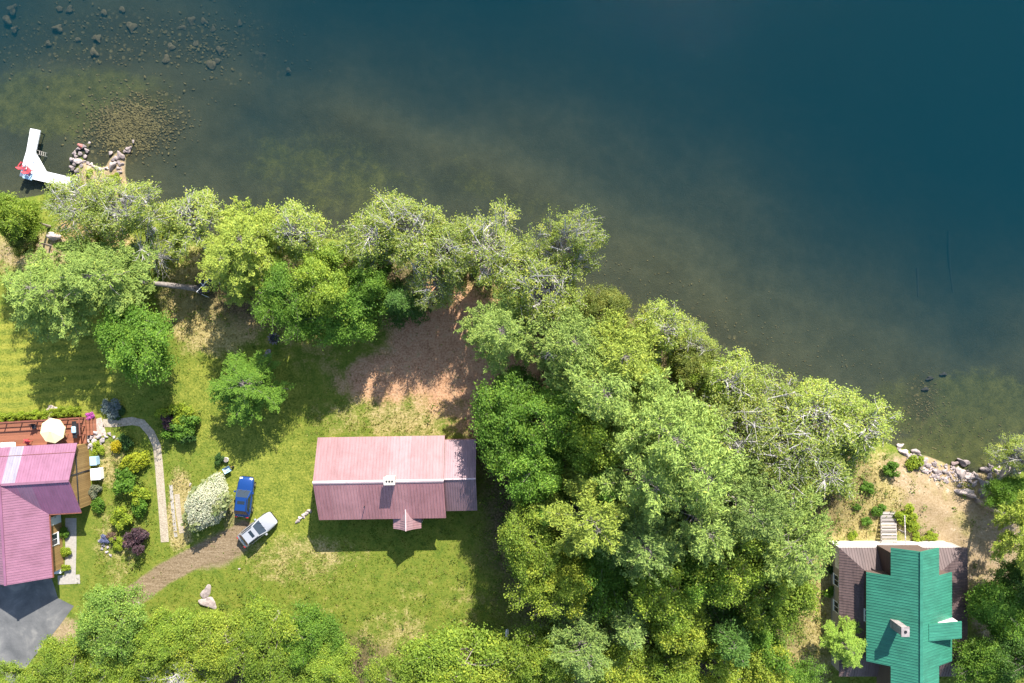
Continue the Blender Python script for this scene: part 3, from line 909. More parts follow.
# -------------------------------------------------------------------- trees
G1 = (.13, .24, .03); G2 = (.20, .285, .036); G3 = (.17, .205, .045); G4 = (.075, .15, .028); G5 = (.265, .335, .042)
B1 = (.29, .36, .075); B2 = (.245, .305, .07)
P1 = (.225, .315, .072); P2 = (.165, .24, .06); P3 = (.27, .34, .055); P4 = (.12, .18, .06)
NON = (1, 1, 1)
TREES = [
    # west end of the shore
    ('F', 10, 217, 27, 10, G2, 'yellow-green rounded tree at the left edge just below the white dock'),
    ('B', 78, 207, 28, 9, B1, 'thin-leaved grey-limbed tree standing over the landward end of the white dock'),
    ('B', 122, 212, 32, 9, B2, 'grey-limbed tree directly below the stone-edged landing'),
    ('D', 22, 240, 18, 7, G3, 'small olive tree just left of the pale boulder on the lawn'),
    ('C', 66, 247, 9, 4, G1, 'small bright green sapling beside the pale boulder'),
    ('P', 52, 291, 44, 9, P1, 'pale blue-green pine at the left edge above the mown lawn'),
    ('D', 92, 247, 15, 6, G2, 'low yellowish tree between the pale boulder and the dead grey tree'),
    ('X', 150, 252, 25, 6, NON, 'bare silver-grey dead tree in the gap of the shore trees near the leaning pine'),
    ('F', 133, 341, 41, 9, G1, 'dense bright green round tree alone on the mown lawn'),
    ('B', 190, 220, 35, 7, B1, 'yellow-green grey-limbed tree first to the right of the dark inlet water'),
    ('P', 238, 262, 36, 10, P3, 'yellow-tipped feathery pine overhanging the garden swing'),
    ('P', 255, 248, 40, 10, P3, 'light green feathery pine second in the shore row right of the inlet'),
    ('B', 296, 236, 34, 10, B1, 'grey-limbed tree with one dark leaning limb at the water above the feathery pines'),
    ('D', 285, 292, 38, 10, G1, 'leafy green tree shading the round stone fire ring'),
    ('D', 328, 282, 42, 11, G2, 'broad yellow-green tree in the middle of the clump above the bare earth'),
    ('F', 345, 318, 38, 8, G1, 'deep green leafy tree on the lower edge of the clump above the long pink roof'),
    ('C', 402, 302, 28, 9, G4, 'dark narrow conifer at the left edge of the reddish bare earth'),
    ('P', 250, 385, 36, 6, G1, 'low shaded green tree on the lawn below the grey stone and fire ring'),
    ('B', 378, 240, 36, 10, B1, 'grey-limbed shore tree above the dark narrow conifer, left of its twin crowns'),
    ('D', 372, 278, 30, 9, G1, 'rounded green tree wedged behind the shore row above the dark conifer'),
    ('B', 416, 236, 36, 10, B1, 'tall grey-limbed shore tree at the top of the bulge in the tree line'),
    ('B', 448, 250, 34, 10, B2, 'grey-limbed tree right over the upper tip of the reddish bare earth'),
    ('B', 487, 252, 34, 10, B1, 'grey-limbed shore tree with a dark upright trunk, left of the lone leaning tree'),
    ('B', 437, 282, 24, 8, B2, 'small silvery sparse tree at the head of the reddish bare earth'),
    ('B', 515, 268, 30, 9, B1, 'sparse grey-limbed tree between the dark-trunked tree and the lone leaning tree'),
    ('B', 571, 250, 28, 12, B2, 'lone grey-limbed tree leaning far out over the lake', (541, 300)),
    ('B', 548, 296, 36, 12, B1, 'pale many-stemmed grey tree just below the lone leaning tree', (528, 318)),
    ('P', 505, 333, 36, 13, P1, 'soft pale green pine at the right edge of the reddish bare earth'),
    ('D', 606, 308, 30, 9, G3, 'olive leafy tree at the water right of the pale many-stemmed tree'),
    ('X', 548, 353, 15, 11, NON, 'small bare grey dead treetop among the pines above the dark hollow'),
    ('P', 572, 342, 38, 16, P1, 'pale green pine between the dead treetop and the olive shore tree'),
    ('P', 616, 352, 40, 17, P3, 'yellowish pine behind the olive shore tree'),
    ('P', 596, 385, 44, 19, P1, 'large pale pine over the dark hollow in the wood'),
    ('B', 664, 333, 30, 10, B1, 'rounded grey-limbed tree on the shore with a dark forked limb, midway along the right-hand shore'),
    ('D', 640, 372, 32, 12, G2, 'yellow-green tree just below the rounded forked-limb shore tree'),
    ('D', 690, 368, 28, 9, G3, 'small olive tree on the shore beside the reddish twigs'),
    ('B', 722, 383, 36, 11, B1, 'grey-limbed tree with long white limbs fanning up to the right-hand shore'),
    ('B', 762, 404, 36, 10, B2, 'low grey-limbed tree at the notch in the right-hand shore'),
    ('B', 812, 418, 42, 11, B1, 'wide grey-limbed tree with a long dark bough near the right end of the shore row'),
    ('B', 858, 432, 38, 10, B1, 'last grey-limbed tree of the shore row, beside the rocky beach'),
    ('B', 775, 448, 40, 11, B2, 'twiggy grey-limbed tree second row back from the notch in the shore'),
    ('B', 725, 432, 38, 12, B2, 'silvery twiggy tree left of the second-row trees, beside a dark gap'),
    ('B', 822, 470, 40, 10, B2, 'purplish twiggy grey-limbed tree beside the dry grass above the cottage'),
    ('B', 778, 482, 34, 10, B2, 'thin twiggy tree between the tall pines and the dry grass'),
    ('B', 692, 352, 24, 8, B1, 'small pale grey-limbed tree at the water right of the rounded forked-limb tree'),
    ('D', 706, 378, 28, 9, G2, 'yellow-green tree filling the shore between the forked-limb tree and the white-limbed fan tree'),
    # the wood
    ('F', 506, 430, 42, 12, G1, 'big bright green tree pressing against the end of the long pink roof'),
    ('D', 545, 418, 42, 13, G1, 'leafy green tree right of the big tree at the pink roof end'),
    ('F', 515, 395, 30, 9, G4, 'dark green tree at the lower right corner of the bare earth'),
    ('D', 540, 465, 44, 13, G1, 'green tree below the two leafy trees by the pink roof end'),
    ('D', 590, 440, 42, 15, G2, 'yellowish leafy tree in the middle of the wood left of the tall pale pine'),
    ('P', 655, 428, 50, 22, P1, 'tall pale blue-green pine in the heart of the wood'),
    ('P', 692, 462, 50, 22, P1, 'tall pale pine right of centre, second from the twiggy trees'),
    ('P', 640, 476, 46, 20, P1, 'blue-green pine just below the tall pine in the heart of the wood'),
    ('P', 735, 500, 46, 20, P2, 'broad pine beside the twiggy trees left of the cottage'),
    ('P', 688, 512, 44, 20, P1, 'pale pine in the right half of the wood, above the dark gap'),
    ('P', 780, 535, 48, 18, P1, 'pale drooping pine reaching towards the brown porch roof'),
    ('D', 735, 555, 46, 15, G2, 'leafy tree left of the drooping pine by the cottage'),
    ('F', 775, 588, 40, 13, G2, 'bright green tree at the edge of the grass left of the cottage'),
    ('D', 700, 575, 40, 15, G1, 'mid green tree left of the leafy trees by the cottage grass'),
    ('C', 598, 480, 34, 15, G1, 'narrow green conifer in the wood right of the shaded lawn'),
    ('P', 588, 515, 44, 18, P3, 'feathery yellow-green pine with drooping tips right of the shaded lawn'),
    ('D', 530, 548, 38, 13, G2, 'yellow-green pine-edged tree reaching left over the shaded lawn'),
    ('D', 560, 575, 40, 13, G5, 'pale yellow tree at the lower right of the shaded lawn'),
    ('F', 600, 562, 38, 12, G1, 'rich green tree right of the pale yellow tree on the lawn edge'),
    ('C', 545, 505, 30, 12, G1, 'green conifer on the right rim of the shaded lawn'),
    ('P', 640, 535, 42, 18, P2, 'mid green pine in the centre of the wood, left of the dark gap'),
    ('D', 668, 580, 42, 15, G2, 'yellow-topped tree below the dark gap in the wood'),
    ('C', 625, 612, 38, 15, P2, 'blue-green conifer low in the wood right of the rich green tree'),
    ('D', 672, 628, 42, 14, G5, 'bright yellow-green tree near the bottom edge in the middle of the wood'),
    ('C', 722, 628, 38, 15, G4, 'dark conifer beside the deep black gap near the bottom edge'),
    ('D', 758, 640, 36, 12, G1, 'green tree right of the dark conifer near the bottom edge'),
    ('P', 580, 640, 40, 14, P2, 'grey-green pine near the bottom edge right of the white snag'),
    ('D', 545, 655, 38, 11, G2, 'leafy yellow-green tree immediately right of the white snag'),
    ('D', 615, 665, 42, 13, G5, 'yellow-green tree on the bottom edge below the blue-green conifer'),
    ('D', 665, 675, 40, 12, G2, 'green tree on the bottom edge below the bright yellow-green tree'),
    ('D', 715, 675, 42, 12, G5, 'yellow-green tree on the bottom edge below the dark conifer'),
    ('D', 757, 674, 36, 11, G5, 'bright yellow tree on the bottom edge at the grass left of the cottage'),
    ('D', 795, 694, 32, 8, G1, 'green tree cut by the bottom edge just left of the cottage'),
    # bottom middle and bottom left
    ('F', 452, 662, 50, 10, G2, 'large round lime-green tree at the bottom edge left of the white snag'),
    ('D', 500, 685, 42, 10, G5, 'yellow-green tree cut by the bottom edge below the white snag'),
    ('D', 400, 690, 34, 9, G2, 'small lime tree at the bottom edge left of the large round lime tree'),
    ('D', 112, 622, 40, 8, (.19, .30, .055), 'blue-green leafy tree at the foot of the dirt track'),
    ('D', 62, 662, 36, 7, G2, 'yellow-green tree beside the asphalt drive in the lower left'),
    ('D', 120, 668, 36, 7, G2, 'yellow-green tree on the bottom edge below the blue-green tree'),
    ('D', 165, 640, 38, 8, G2, 'leafy lime tree right of the blue-green tree at the track foot'),
    ('D', 215, 645, 40, 8, G5, 'yellow-green tree directly below the pale slabs on the grass'),
    ('B', 180, 672, 32, 7, G5, 'thin yellow-green tree with white stems on the bottom edge'),
    ('D', 262, 632, 42, 8, G2, 'lime-green tree in the top of the lower-left clump, right of the pale slabs'),
    ('D', 312, 640, 40, 7, G1, 'green tree at the right end of the lower-left clump'),
    ('D', 328, 668, 34, 7, G2, 'lime-green tree in the lower right corner of the lower-left clump'),
    ('D', 272, 675, 42, 7, G2, 'lime-green tree on the bottom edge in the right half of the lower-left clump'),
    ('D', 18, 690, 30, 7, G2, 'yellow-green tree in the bottom left corner beyond the asphalt'),
    # around the cottage
    ('F', 1013, 493, 25, 4, G1, 'dense bright green bushy tree above the fallen-looking trunk at the right edge'),
    ('B', 1024, 458, 20, 5, B1, 'sparse pale leafy tree over the rocks at the right edge'),
    ('P', 1046, 534, 40, 14, P3, 'pine at the right edge whose bare grey trunk crosses the soil', (979, 501)),
    ('F', 1002, 612, 36, 7, G1, 'full green tree against the right side of the cottage'),
    ('F', 1022, 585, 26, 6, G4, 'dark green tree at the right edge above the cottage-side trees'),
    ('D', 985, 660, 36, 7, G1, 'green tree below the cottage-side tree at the bottom right'),
    ('F', 1030, 655, 34, 9, G4, 'dark green tree in the bottom right corner'),
    ('P', 846, 644, 22, 6, (.24, .36, .06), 'spreading light green sapling over the lower left corner of the brown porch roof'),
]
GRP = {'D': 'broadleaf trees of the wood', 'F': 'broadleaf trees of the wood', 'B': 'grey-limbed trees along the shore', 'P': 'pines of the wood',
       'C': 'conifers of the wood', 'X': 'bare dead trees'}
# beyond the frame, so that the wood and its shade go on past the edges
for e in TREES:
    tree(e[0], e[1], e[2], e[3] * (1.1 if e[0] == 'B' else .97), e[4], e[5], e[6], GRP[e[0]], e[7] if len(e) > 7 else None)

# the pine that leans far over the lawn: one bent trunk carrying an upright crown
lp = thing('pine_tree', 'leaning pale green pine whose bare trunk starts beside the garden swing', 'tree', (*P(207, 290, 0).xy, 0), 0, GRP['P'])
pr = PR['P'][3]
zs = 10.5 / pr.H; cc = P(100, 277, pr.cz * zs); dv = cc - lp.location; dv.z = 0
Wt = Wood()
Wt.tube(np.array([[0, 0, -.2], [dv.x * .16, dv.y * .16, 2.0], [dv.x * .42, dv.y * .42, 3.9], [dv.x * .7, dv.y * .7, 5.2], [dv.x * .92, dv.y * .92, 6.6], [dv.x, dv.y, 9.6]]), np.array([.40, .33, .28, .22, .15, .04]), 9)
for k in range(16):
    a_ = rng.uniform(0, 2 * PI); z_ = rng.uniform(5.4, 8.6); t_ = .72 + .28 * (z_ - 5.4) / 3.2
    p0 = np.array([dv.x * t_, dv.y * t_, z_]); p1 = p0 + np.array([math.cos(a_), math.sin(a_), .25]) * rng.uniform(1.8, 3.8)
    Wt.tube(curve(p0, p1, rng, .08, 5), np.linspace(.075, .02, 5), 5)
link('trunk', Wt.mesh('leaning_trunk', M['bark_pine']), lp)
k = link('crown', pr.crown, lp, (dv.x, dv.y, 0)); s_ = 41 * S * (H - cc.z) / H / pr.R
k.scale = (s_ * 1.1, s_ * .95, zs); k.color = (P1[0] * 1.1, P1[1] * 1.1, P1[2] * 1.1, 1)


# ------------------------------------------------------------------- houses
PINK = (.37, .22, .225)
M['roof_pink_n'] = roof_mat('faded_pink_roof', PINK, 0,
    [(-8, (.29, .16, .163)), (-4.2, (.30, .168, .172)), (1.1, (.325, .195, .202)), (2.2, (.33, .205, .213)), (3.3, (.305, .172, .177)), (5, (.30, .168, .172))], streak=.2)
M['roof_pink_s'] = roof_mat('faded_roof_sheen_tone', (.40, .19, .19), 0,  # lawn-side slope: grazing-sun sheen painted into the tone of the same faded roof
    [(-8, (.40, .185, .185)), (-5.3, (.46, .225, .222)), (-2.3, (.42, .195, .195)), (1.5, (.465, .225, .222)), (3.1, (.42, .195, .195)), (5.0, (.435, .205, .205))], streak=.2)
M['roof_wing'] = roof_mat('dull_mauve_roof', (.26, .175, .195), 0, [(-2, (.27, .16, .175)), (3, (.27, .165, .18))], streak=.2)
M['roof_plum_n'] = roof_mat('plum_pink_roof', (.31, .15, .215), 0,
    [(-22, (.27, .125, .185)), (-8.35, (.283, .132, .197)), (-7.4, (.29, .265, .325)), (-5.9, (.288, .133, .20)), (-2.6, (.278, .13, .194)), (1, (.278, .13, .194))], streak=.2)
M['roof_plum_s'] = roof_mat('plum_roof_shade_tone', (.24, .095, .165), 0,  # slope away from the sun: shade painted into a darker copy of plum
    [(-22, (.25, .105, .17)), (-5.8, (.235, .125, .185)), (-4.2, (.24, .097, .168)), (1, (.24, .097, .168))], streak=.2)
M['roof_plum_w'] = roof_mat('plum_wing_roof', (.29, .14, .19), 1, [(-14, (.265, .125, .178)), (-2, (.258, .122, .173))], streak=.2)
M['roof_brown'] = roof_mat('rust_brown_roof', (.13, .088, .088), 0, [(-10, (.115, .078, .074)), (10, (.115, .078, .074))], .6, .4)
M['roof_green'] = roof_mat('sea_green_roof', (.045, .215, .14), 1, [(-14, (.038, .195, .127)), (14, (.038, .195, .127))], .45, .28)
M['stone_pale'] = rock_mat('chimney_stone', (.42, .38, .32), (.66, .62, .55))


def window(mb_wall_parent, c, w, h, axis, name='window'):
    """framed window with a sill on a wall; axis = outward normal ('x','-x','y','-y')"""
    n = {'x': (1, 0), '-x': (-1, 0), 'y': (0, 1), '-y': (0, -1)}[axis]
    t = (-n[1], n[0])

    def b(mb, u0, u1, z0, z1, d0, d1):
        xs = [c[0] + t[0] * u + n[0] * d for u in (u0, u1) for d in (d0, d1)]
        ys = [c[1] + t[1] * u + n[1] * d for u in (u0, u1) for d in (d0, d1)]
        mb.box(min(xs), min(ys), c[2] + z0, max(xs), max(ys), c[2] + z1)
    g = MB(); b(g, -w / 2, w / 2, -h / 2, h / 2, .003, .02)
    wo = g.build(name, M['glass'], mb_wall_parent)
    f = MB()
    b(f, -w / 2 - .08, -w / 2, -h / 2 - .08, h / 2 + .08, .002, .06); b(f, w / 2, w / 2 + .08, -h / 2 - .08, h / 2 + .08, .002, .06)
    b(f, -w / 2, w / 2, h / 2, h / 2 + .08, .002, .06); b(f, -w / 2, w / 2, -h / 2 - .08, -h / 2, .002, .06); b(f, -.025, .025, -h / 2, h / 2, .021, .05)
    f.build('frame', M['white_paint'], wo)
    s = MB(); b(s, -w / 2 - .12, w / 2 + .12, -h / 2 - .13, -h / 2 - .082, .002, .12)
    s.build('sill', M['white_paint'], wo)


def door(parent, c, w, h, axis, material):
    n = {'x': (1, 0), '-x': (-1, 0), 'y': (0, 1), '-y': (0, -1)}[axis]; t = (-n[1], n[0])
    p = [(c[0] + t[0] * u + n[0] * d, c[1] + t[1] * u + n[1] * d) for u in (-w / 2, w / 2) for d in (.003, .06)]
    m = MB().box(min(q[0] for q in p), min(q[1] for q in p), c[2], max(q[0] for q in p), max(q[1] for q in p), c[2] + h)
    d = m.build('door', material, parent)
    hx = c[0] + t[0] * w * .38 + n[0] * .09; hy = c[1] + t[1] * w * .38 + n[1] * .09
    MB().obox((hx, hy, c[2] + 1.0), .06, .06, .14).build('handle', M['dark_metal'], d)


def gable_block(parent, x0, x1, y0, y1, ze, zr, material, name='wall', ridge='x', z0=-.2):
    """walls with two gables"""
    m = MB()
    if ridge == 'x':
        ym = (y0 + y1) / 2
        vs = [(x0, y0, z0), (x1, y0, z0), (x1, y1, z0), (x0, y1, z0), (x0, y0, ze), (x1, y0, ze), (x1, y1, ze), (x0, y1, ze), (x0, ym, zr), (x1, ym, zr)]
        fs = [[0, 1, 5, 4], [2, 3, 7, 6], [1, 2, 6, 9, 5], [3, 0, 4, 8, 7], [4, 5, 9, 8], [6, 7, 8, 9], [3, 2, 1, 0]]
    else:
        xm = (x0 + x1) / 2
        vs = [(x0, y0, z0), (x1, y0, z0), (x1, y1, z0), (x0, y1, z0), (x0, y0, ze), (x1, y0, ze), (x1, y1, ze), (x0, y1, ze), (xm, y0, zr), (xm, y1, zr)]
        fs = [[0, 1, 5, 8, 4], [2, 3, 7, 9, 6], [1, 2, 6, 5], [3, 0, 4, 7], [4, 8, 9, 7], [8, 5, 6, 9], [3, 2, 1, 0]]
    m.add(vs, fs)
    return m.build(name, material, parent)


def roof_part(parent, polys, eave, material, t=.09, sp=.34, name='roof', rib_h=.03, rib_w=.05):
    m = MB()
    for pl in polys:
        m.slab(pl, t); m.ribs(pl, eave, sp, rib_w, rib_h)
    return m.build(name, material, parent)


# ---- long pink-roofed house in the middle
hA = thing('red_roofed_house', 'long house in the middle of the picture with a faded pink-red ribbed metal roof', 'house', (-14.28, -14.95, 0), .016)
L, Wd, ze, zr = 6.97, 4.53, 3.6, 5.7
gable_block(hA, -L + .35, L - .3, -Wd + .4, Wd - .62, ze + .08, zr - .12, M['log_wall'])
rn = roof_part(hA, [[(-L, Wd, ze), (-L, 0, zr), (L, 0, zr), (L, Wd, ze)]], (1, 0, 0), M['roof_pink_n'])
rs = roof_part(hA, [[(-L, 0, zr), (-L, -Wd, ze), (L, -Wd, ze), (L, 0, zr)]], (1, 0, 0), M['roof_pink_s'])
MB().slab([(-L - .03, .17, zr - .02), (-L - .03, 0, zr + .06), (L + .02, 0, zr + .06), (L + .02, .17, zr - .02)], .03).slab(
    [(-L - .03, -.002, zr + .06), (-L - .03, -.17, zr - .02), (L + .02, -.17, zr - .02), (L + .02, -.002, zr + .06)], .03).build('ridge_cap', M['lead'], rn)
# wing on the right, a little lower
x0, x1 = L + .004, L + 3.42
yn, ys_, zE, zR = 4.0, -3.85, 3.25, 5.25
gable_block(hA, L - .25, x1 - .3, ys_ + .35, yn - .35, zE + .08, zR - .1, M['log_wall'], 'wing_wall')
rw = roof_part(hA, [[(x0, yn, zE), (x0, .07, zR), (x1, .07, zR), (x1, yn, zE)], [(x0, .07, zR), (x0, ys_, zE), (x1, ys_, zE), (x1, .07, zR)]], (1, 0, 0), M['roof_wing'], sp=.26, name='wing_roof')
rw['label'] = 'duller mauve roof over the right-hand wing'
MB().obox(((x0 + x1) / 2, .07, zR + .035), x1 - x0, .16, .03).build('ridge_cap', M['lead'], rw)
# chimney
m = MB(); cx, cy = 1.35, .22
m.box(cx - .52, cy - .36, 4.9, cx + .52, cy + .36, 6.42); m.box(cx - .6, cy - .43, 6.42, cx + .6, cy + .43, 6.56)
ch = m.build('chimney', M['stone_pale'], rn)
fl = MB()
for dx in (-.3, 0, .3): fl.cyl((cx + dx, cy - .05, 6.5), (cx + dx, cy - .05, 6.585), .11, .11, 10)
fl.build('flue', M['dark_metal'], ch)
MB().cyl((-1.75, -2.9, 4.2), (-1.75, -2.9, 4.95), .05, .05, 8).build('vent_pipe', M['dark_metal'], rs)
# small flared porch roof on the lawn side
xp = 2.62; yS = -5.75
zt = 4.08
prof = [(0, zt), (.30, zt - .26), (.72, zt - .60), (1.18, zt - .86), (1.55, zt - 1.0)]


def main_y(z):  # y on the lawn-side slope where it reaches height z
    return -Wd + max(0.0, z - ze) / ((zr - ze) / Wd)


m = MB()
for sgn in (1, -1):
    for (a, za), (b, zb) in zip(prof[:-1], prof[1:]):
        ya, yb = main_y(za) + .15, main_y(zb) + .15
        q = [(xp + sgn * a, yS, za), (xp + sgn * b, yS, zb), (xp + sgn * b, yb, zb), (xp + sgn * a, ya, za)]
        if sgn < 0: q = q[::-1]
        m.slab(q, .06)
    yy = yS + .2
    while yy < -Wd:
        for (a, za), (b, zb) in zip(prof[:-1], prof[1:]):
            m.bar((xp + sgn * a, yy, za + .012), (xp + sgn * b, yy, zb + .012), .05, .03)
        yy += .27
pr_ = m.build('porch_roof', M['roof_pink_n'], hA)
MB().bar((xp, yS - .02, zt + .03), (xp, main_y(zt) + .1, zt + .03), .12, .05).build('ridge_cap', M['lead'], pr_)
for sx in (-1.3, 1.3): MB().box(xp + sx - .07, yS + .12, 0, xp + sx + .07, yS + .26, 3.14).build('porch_post', M['white_paint'], hA)
MB().box(xp - 1.45, yS + .1, -.05, xp + 1.45, -Wd + .4, .18).build('porch_floor', M['wood_step'], hA)
for x in (-5, -2.2, .2, 5.2): window(hA, (x, -Wd + .4, 1.7), 1.1, 1.2, '-y')
for x in (-5.2, -2.6, 0, 2.6, 5): window(hA, (x, Wd - .62, 1.7), 1.4, 1.3, 'y')
for y in (-2, 2): window(hA, (-L + .35, y, 1.7), 1.1, 1.2, '-x')
door(hA, (xp, -Wd + .4, .18), .95, 2.05, '-y', M['white_paint'])

# ---- plum-roofed house at the left edge
hB = thing('plum_roofed_house', 'house at the left edge with a plum-pink metal roof, tan gable wall and timber deck', 'house', (-48.2, -15.15, 0), .059)
ze, zr, Wd = 2.5, 4.3, 3.87
uw, sw, ve = -7.5, 3.9, -10.95        # wing ridge, half width, end
XL = -21
sl_ = (zr - ze) / Wd
m_n = [[(XL, Wd, ze), (XL, 0, zr), (0, 0, zr), (0, Wd, ze)]]
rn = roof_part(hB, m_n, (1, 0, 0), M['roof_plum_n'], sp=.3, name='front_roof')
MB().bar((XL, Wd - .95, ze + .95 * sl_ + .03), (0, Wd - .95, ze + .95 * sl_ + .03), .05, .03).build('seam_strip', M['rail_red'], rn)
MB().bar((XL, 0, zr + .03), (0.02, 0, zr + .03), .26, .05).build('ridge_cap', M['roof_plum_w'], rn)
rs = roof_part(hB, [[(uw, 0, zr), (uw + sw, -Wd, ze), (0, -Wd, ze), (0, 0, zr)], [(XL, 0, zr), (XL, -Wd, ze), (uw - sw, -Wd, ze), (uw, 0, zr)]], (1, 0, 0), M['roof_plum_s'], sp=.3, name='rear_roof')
MB().bar((uw + sw + .05, -Wd - .05, ze - .06), (0, -Wd - .05, ze - .06), .13, .11).build('gutter', M['rail_red'], rs)
re_ = roof_part(hB, [[(uw, 0.0, zr), (uw, ve, zr), (uw + sw, ve, ze), (uw + sw, -Wd, ze)], [(uw, ve, zr), (uw, 0, zr), (uw - sw, -Wd, ze), (uw - sw, ve, ze)]], (0, 1, 0), M['roof_plum_w'], sp=.28, name='wing_roof')
MB().bar((uw, 0, zr + .03), (uw, ve - .02, zr + .03), .26, .05).build('ridge_cap', M['roof_plum_s'], re_)
MB().bar((uw + sw + .05, -Wd - .2, ze - .06), (uw + sw + .05, ve, ze - .06), .13, .11).build('gutter', M['rail_red'], re_)
gable_block(hB, XL + .3, -.30, -Wd + .35, Wd - .35, ze + .06, zr - .1, M['wood_tan'])
gable_block(hB, uw - sw + .35, uw + sw - .35, ve + .35, 0, ze + .06, zr - .1, M['wood_tan'], 'wing_wall', 'y')
MB().bar((-.28, -Wd + .35, 2.42), (-.28, Wd - .35, 2.42), .06, .16).build('trim_board', M['dark_metal'], hB)
MB().box(-.297, .35, .0, -.25, .5, 3.9).build('trim_board', M['dark_metal'], hB)
window(hB, (uw + sw - .35, -7, 1.4), 1.2, 1.1, 'x')
door(hB, (uw + sw - .35, -4.9, .1), .95, 2.0, 'x', M['white_paint'])
for x in (-16, -12, -3): window(hB, (x, Wd - .35, 1.75), 1.5, 1.1, 'y')
door(hB, (-6.5, Wd - .35, .6), 1.6, 1.85, 'y', M['glass'])
MB().box(uw - 2.2, ve + .31, .02, uw + 2.2, ve + .346, 2.2).build('garage_door', M['white_paint'], hB)
# deck with rail (part of the house)
v0, v1, zd = Wd - .34, 6.55, .62
dk = MB().box(XL, v0, zd - .14, -.15, v1, zd).build('deck', M['deck_red'], hB)
fr = MB()
for u in np.arange(XL + .5, -.2, 2.2):
    for v in (v0 + .3, v1 - .15): fr.box(u - .06, v - .06, -.1, u + .06, v + .06, zd - .142)
fr.build('deck_frame', M['rail_red'], dk)
rl = MB()
rl.box(XL, v1 - .1, zd + .93, -.15, v1 + .06, zd + .98); rl.box(XL, v1 - .05, zd + .12, -.15, v1, zd + .18)
rl.box(-.29, v0 + 1.0, zd + .93, -.15, v1 - .102, zd + .98)
rl.bar((-19.5, v1 - .02, zd + .55), (-.2, v1 - .02, zd + .55), .05, .07)
for u in np.arange(-.22, XL, -1.75): rl.box(u - .05, v1 - .07, zd, u + .05, v1 + .03, zd + .925)
for v in (v0 + 1.05, v0 + 2.0): rl.box(-.27, v - .05, zd, -.17, v + .05, zd + .925)
rl.build('railing', M['rail_red'], dk)
st = MB()
for i, z in enumerate((.44, .28, .12)): st.box(-.146 + i * .3, v0 + .9, z - .1, .152 + i * .3, v1 - .1, z)
st.build('deck_stair', M['deck_red'], dk)

# ---- green-roofed cottage lower right
hC = thing('green_roofed_cottage', 'cottage at the lower right with a sea-green cross-shaped roof above a brown porch roof', 'house', (43.05, -30.0, 0), 0)
X0, X1, Y0, Y1 = -6.6, 7.75, -7.35, 7.05          # porch roof edge
ix0, ix1, iy0, iy1 = -4.3, 4.3, -4.5, 4.85          # upper walls
zo, zi = 2.4, 3.45
rp = MB()
N_ = [(X1, Y1, zo), (X0, Y1, zo), (ix0, iy1, zi), (ix1, iy1, zi)]
W_ = [(X0, Y1, zo), (X0, Y0, zo), (ix0, iy0, zi), (ix0, iy1, zi)]
S_ = [(X0, Y0, zo), (X1, Y0, zo), (ix1, iy0, zi), (ix0, iy0, zi)]
E_ = [(X1, Y0, zo), (X1, Y1, zo), (ix1, iy1, zi), (ix1, iy0, zi)]
for pl, e in ((N_, (1, 0, 0)), (S_, (1, 0, 0)), (W_, (0, 1, 0)), (E_, (0, 1, 0))): rp.slab(pl, .07); rp.ribs(pl, e, .3, .06, .035)
rp.build('porch_roof', M['roof_brown'], hC)
wl = MB().box(X0 + .25, Y0 + .3, -.2, X1 - .3, Y1 - .16, 2.36); wl.build('lower_wall', M['grey_siding'], hC)
fw = MB().box(X0 + .02, Y1 - .157, -.2, X1 - 1.2, Y1 + .02, 2.3).build('front_wall', M['white_siding'], hC)
fw['label'] = 'white lap siding on the lake side'
MB().box(X0 + .06, Y1 - 2.5, 1.3, X0 + .247, Y1 - .16, 2.3).build('side_panel', M['white_siding'], hC)
for y in (-4, 0, 3): window(hC, (X0 + .25, y, 1.3), 1.1, 1.0, '-x')
ze, zr, hw = 4.5, 7.1, 4.65
rid = -.25
slW = (zr - ze) / (hw + rid); slE = (zr - ze) / (hw - rid)
zW = lambda x: zr - (rid - x) * slW
zE = lambda x: zr - (x - rid) * slE
a, b = -2.65, 2.55
gW = MB(); gE = MB()
for pl in ([(-hw, 5.0, ze), (-hw, -4.65, ze), (rid, -4.65, zr), (rid, 5.0, zr)], [(a, 8.0, zW(a)), (a, 5.0, zW(a)), (rid, 5.0, zr), (rid, 8.0, zr)],
           [(a, -4.65, zW(a)), (a, -9.5, zW(a)), (rid, -9.5, zr), (rid, -4.65, zr)]):
    gW.slab(pl, .09); gW.ribs(pl, (0, 1, 0), .3, .05, .035)
for pl in ([(rid, 5.0, zr), (rid, -4.65, zr), (hw, -4.65, ze), (hw, 5.0, ze)], [(rid, 8.0, zr), (rid, 5.0, zr), (b, 5.0, zE(b)), (b, 8.0, zE(b))],
           [(rid, -4.65, zr), (rid, -9.5, zr), (b, -9.5, zE(b)), (b, -4.65, zE(b))]):
    gE.slab(pl, .09); gE.ribs(pl, (0, 1, 0), .3, .05, .03)
rW = gW.build('upper_roof', M['roof_green'], hC); gE.build('upper_roof', M['roof_green'], hC)
MB().bar((rid, 8.02, zr + .03), (rid, -9.52, zr + .03), .3, .05).build('ridge_cap', M['roof_green'], rW)
up = MB()
vs = []
for y in (iy1, iy0):
    vs += [(-4.3, y, 3.0), (4.3, y, 3.0), (4.3, y, zE(4.3) - .1), (rid, y, zr - .1), (-4.3, y, zW(-4.3) - .1)]
up.add(vs, [[4, 3, 2, 1, 0], [5, 6, 7, 8, 9], [0, 1, 6, 5], [1, 2, 7, 6], [2, 3, 8, 7], [3, 4, 9, 8], [4, 0, 5, 9]])
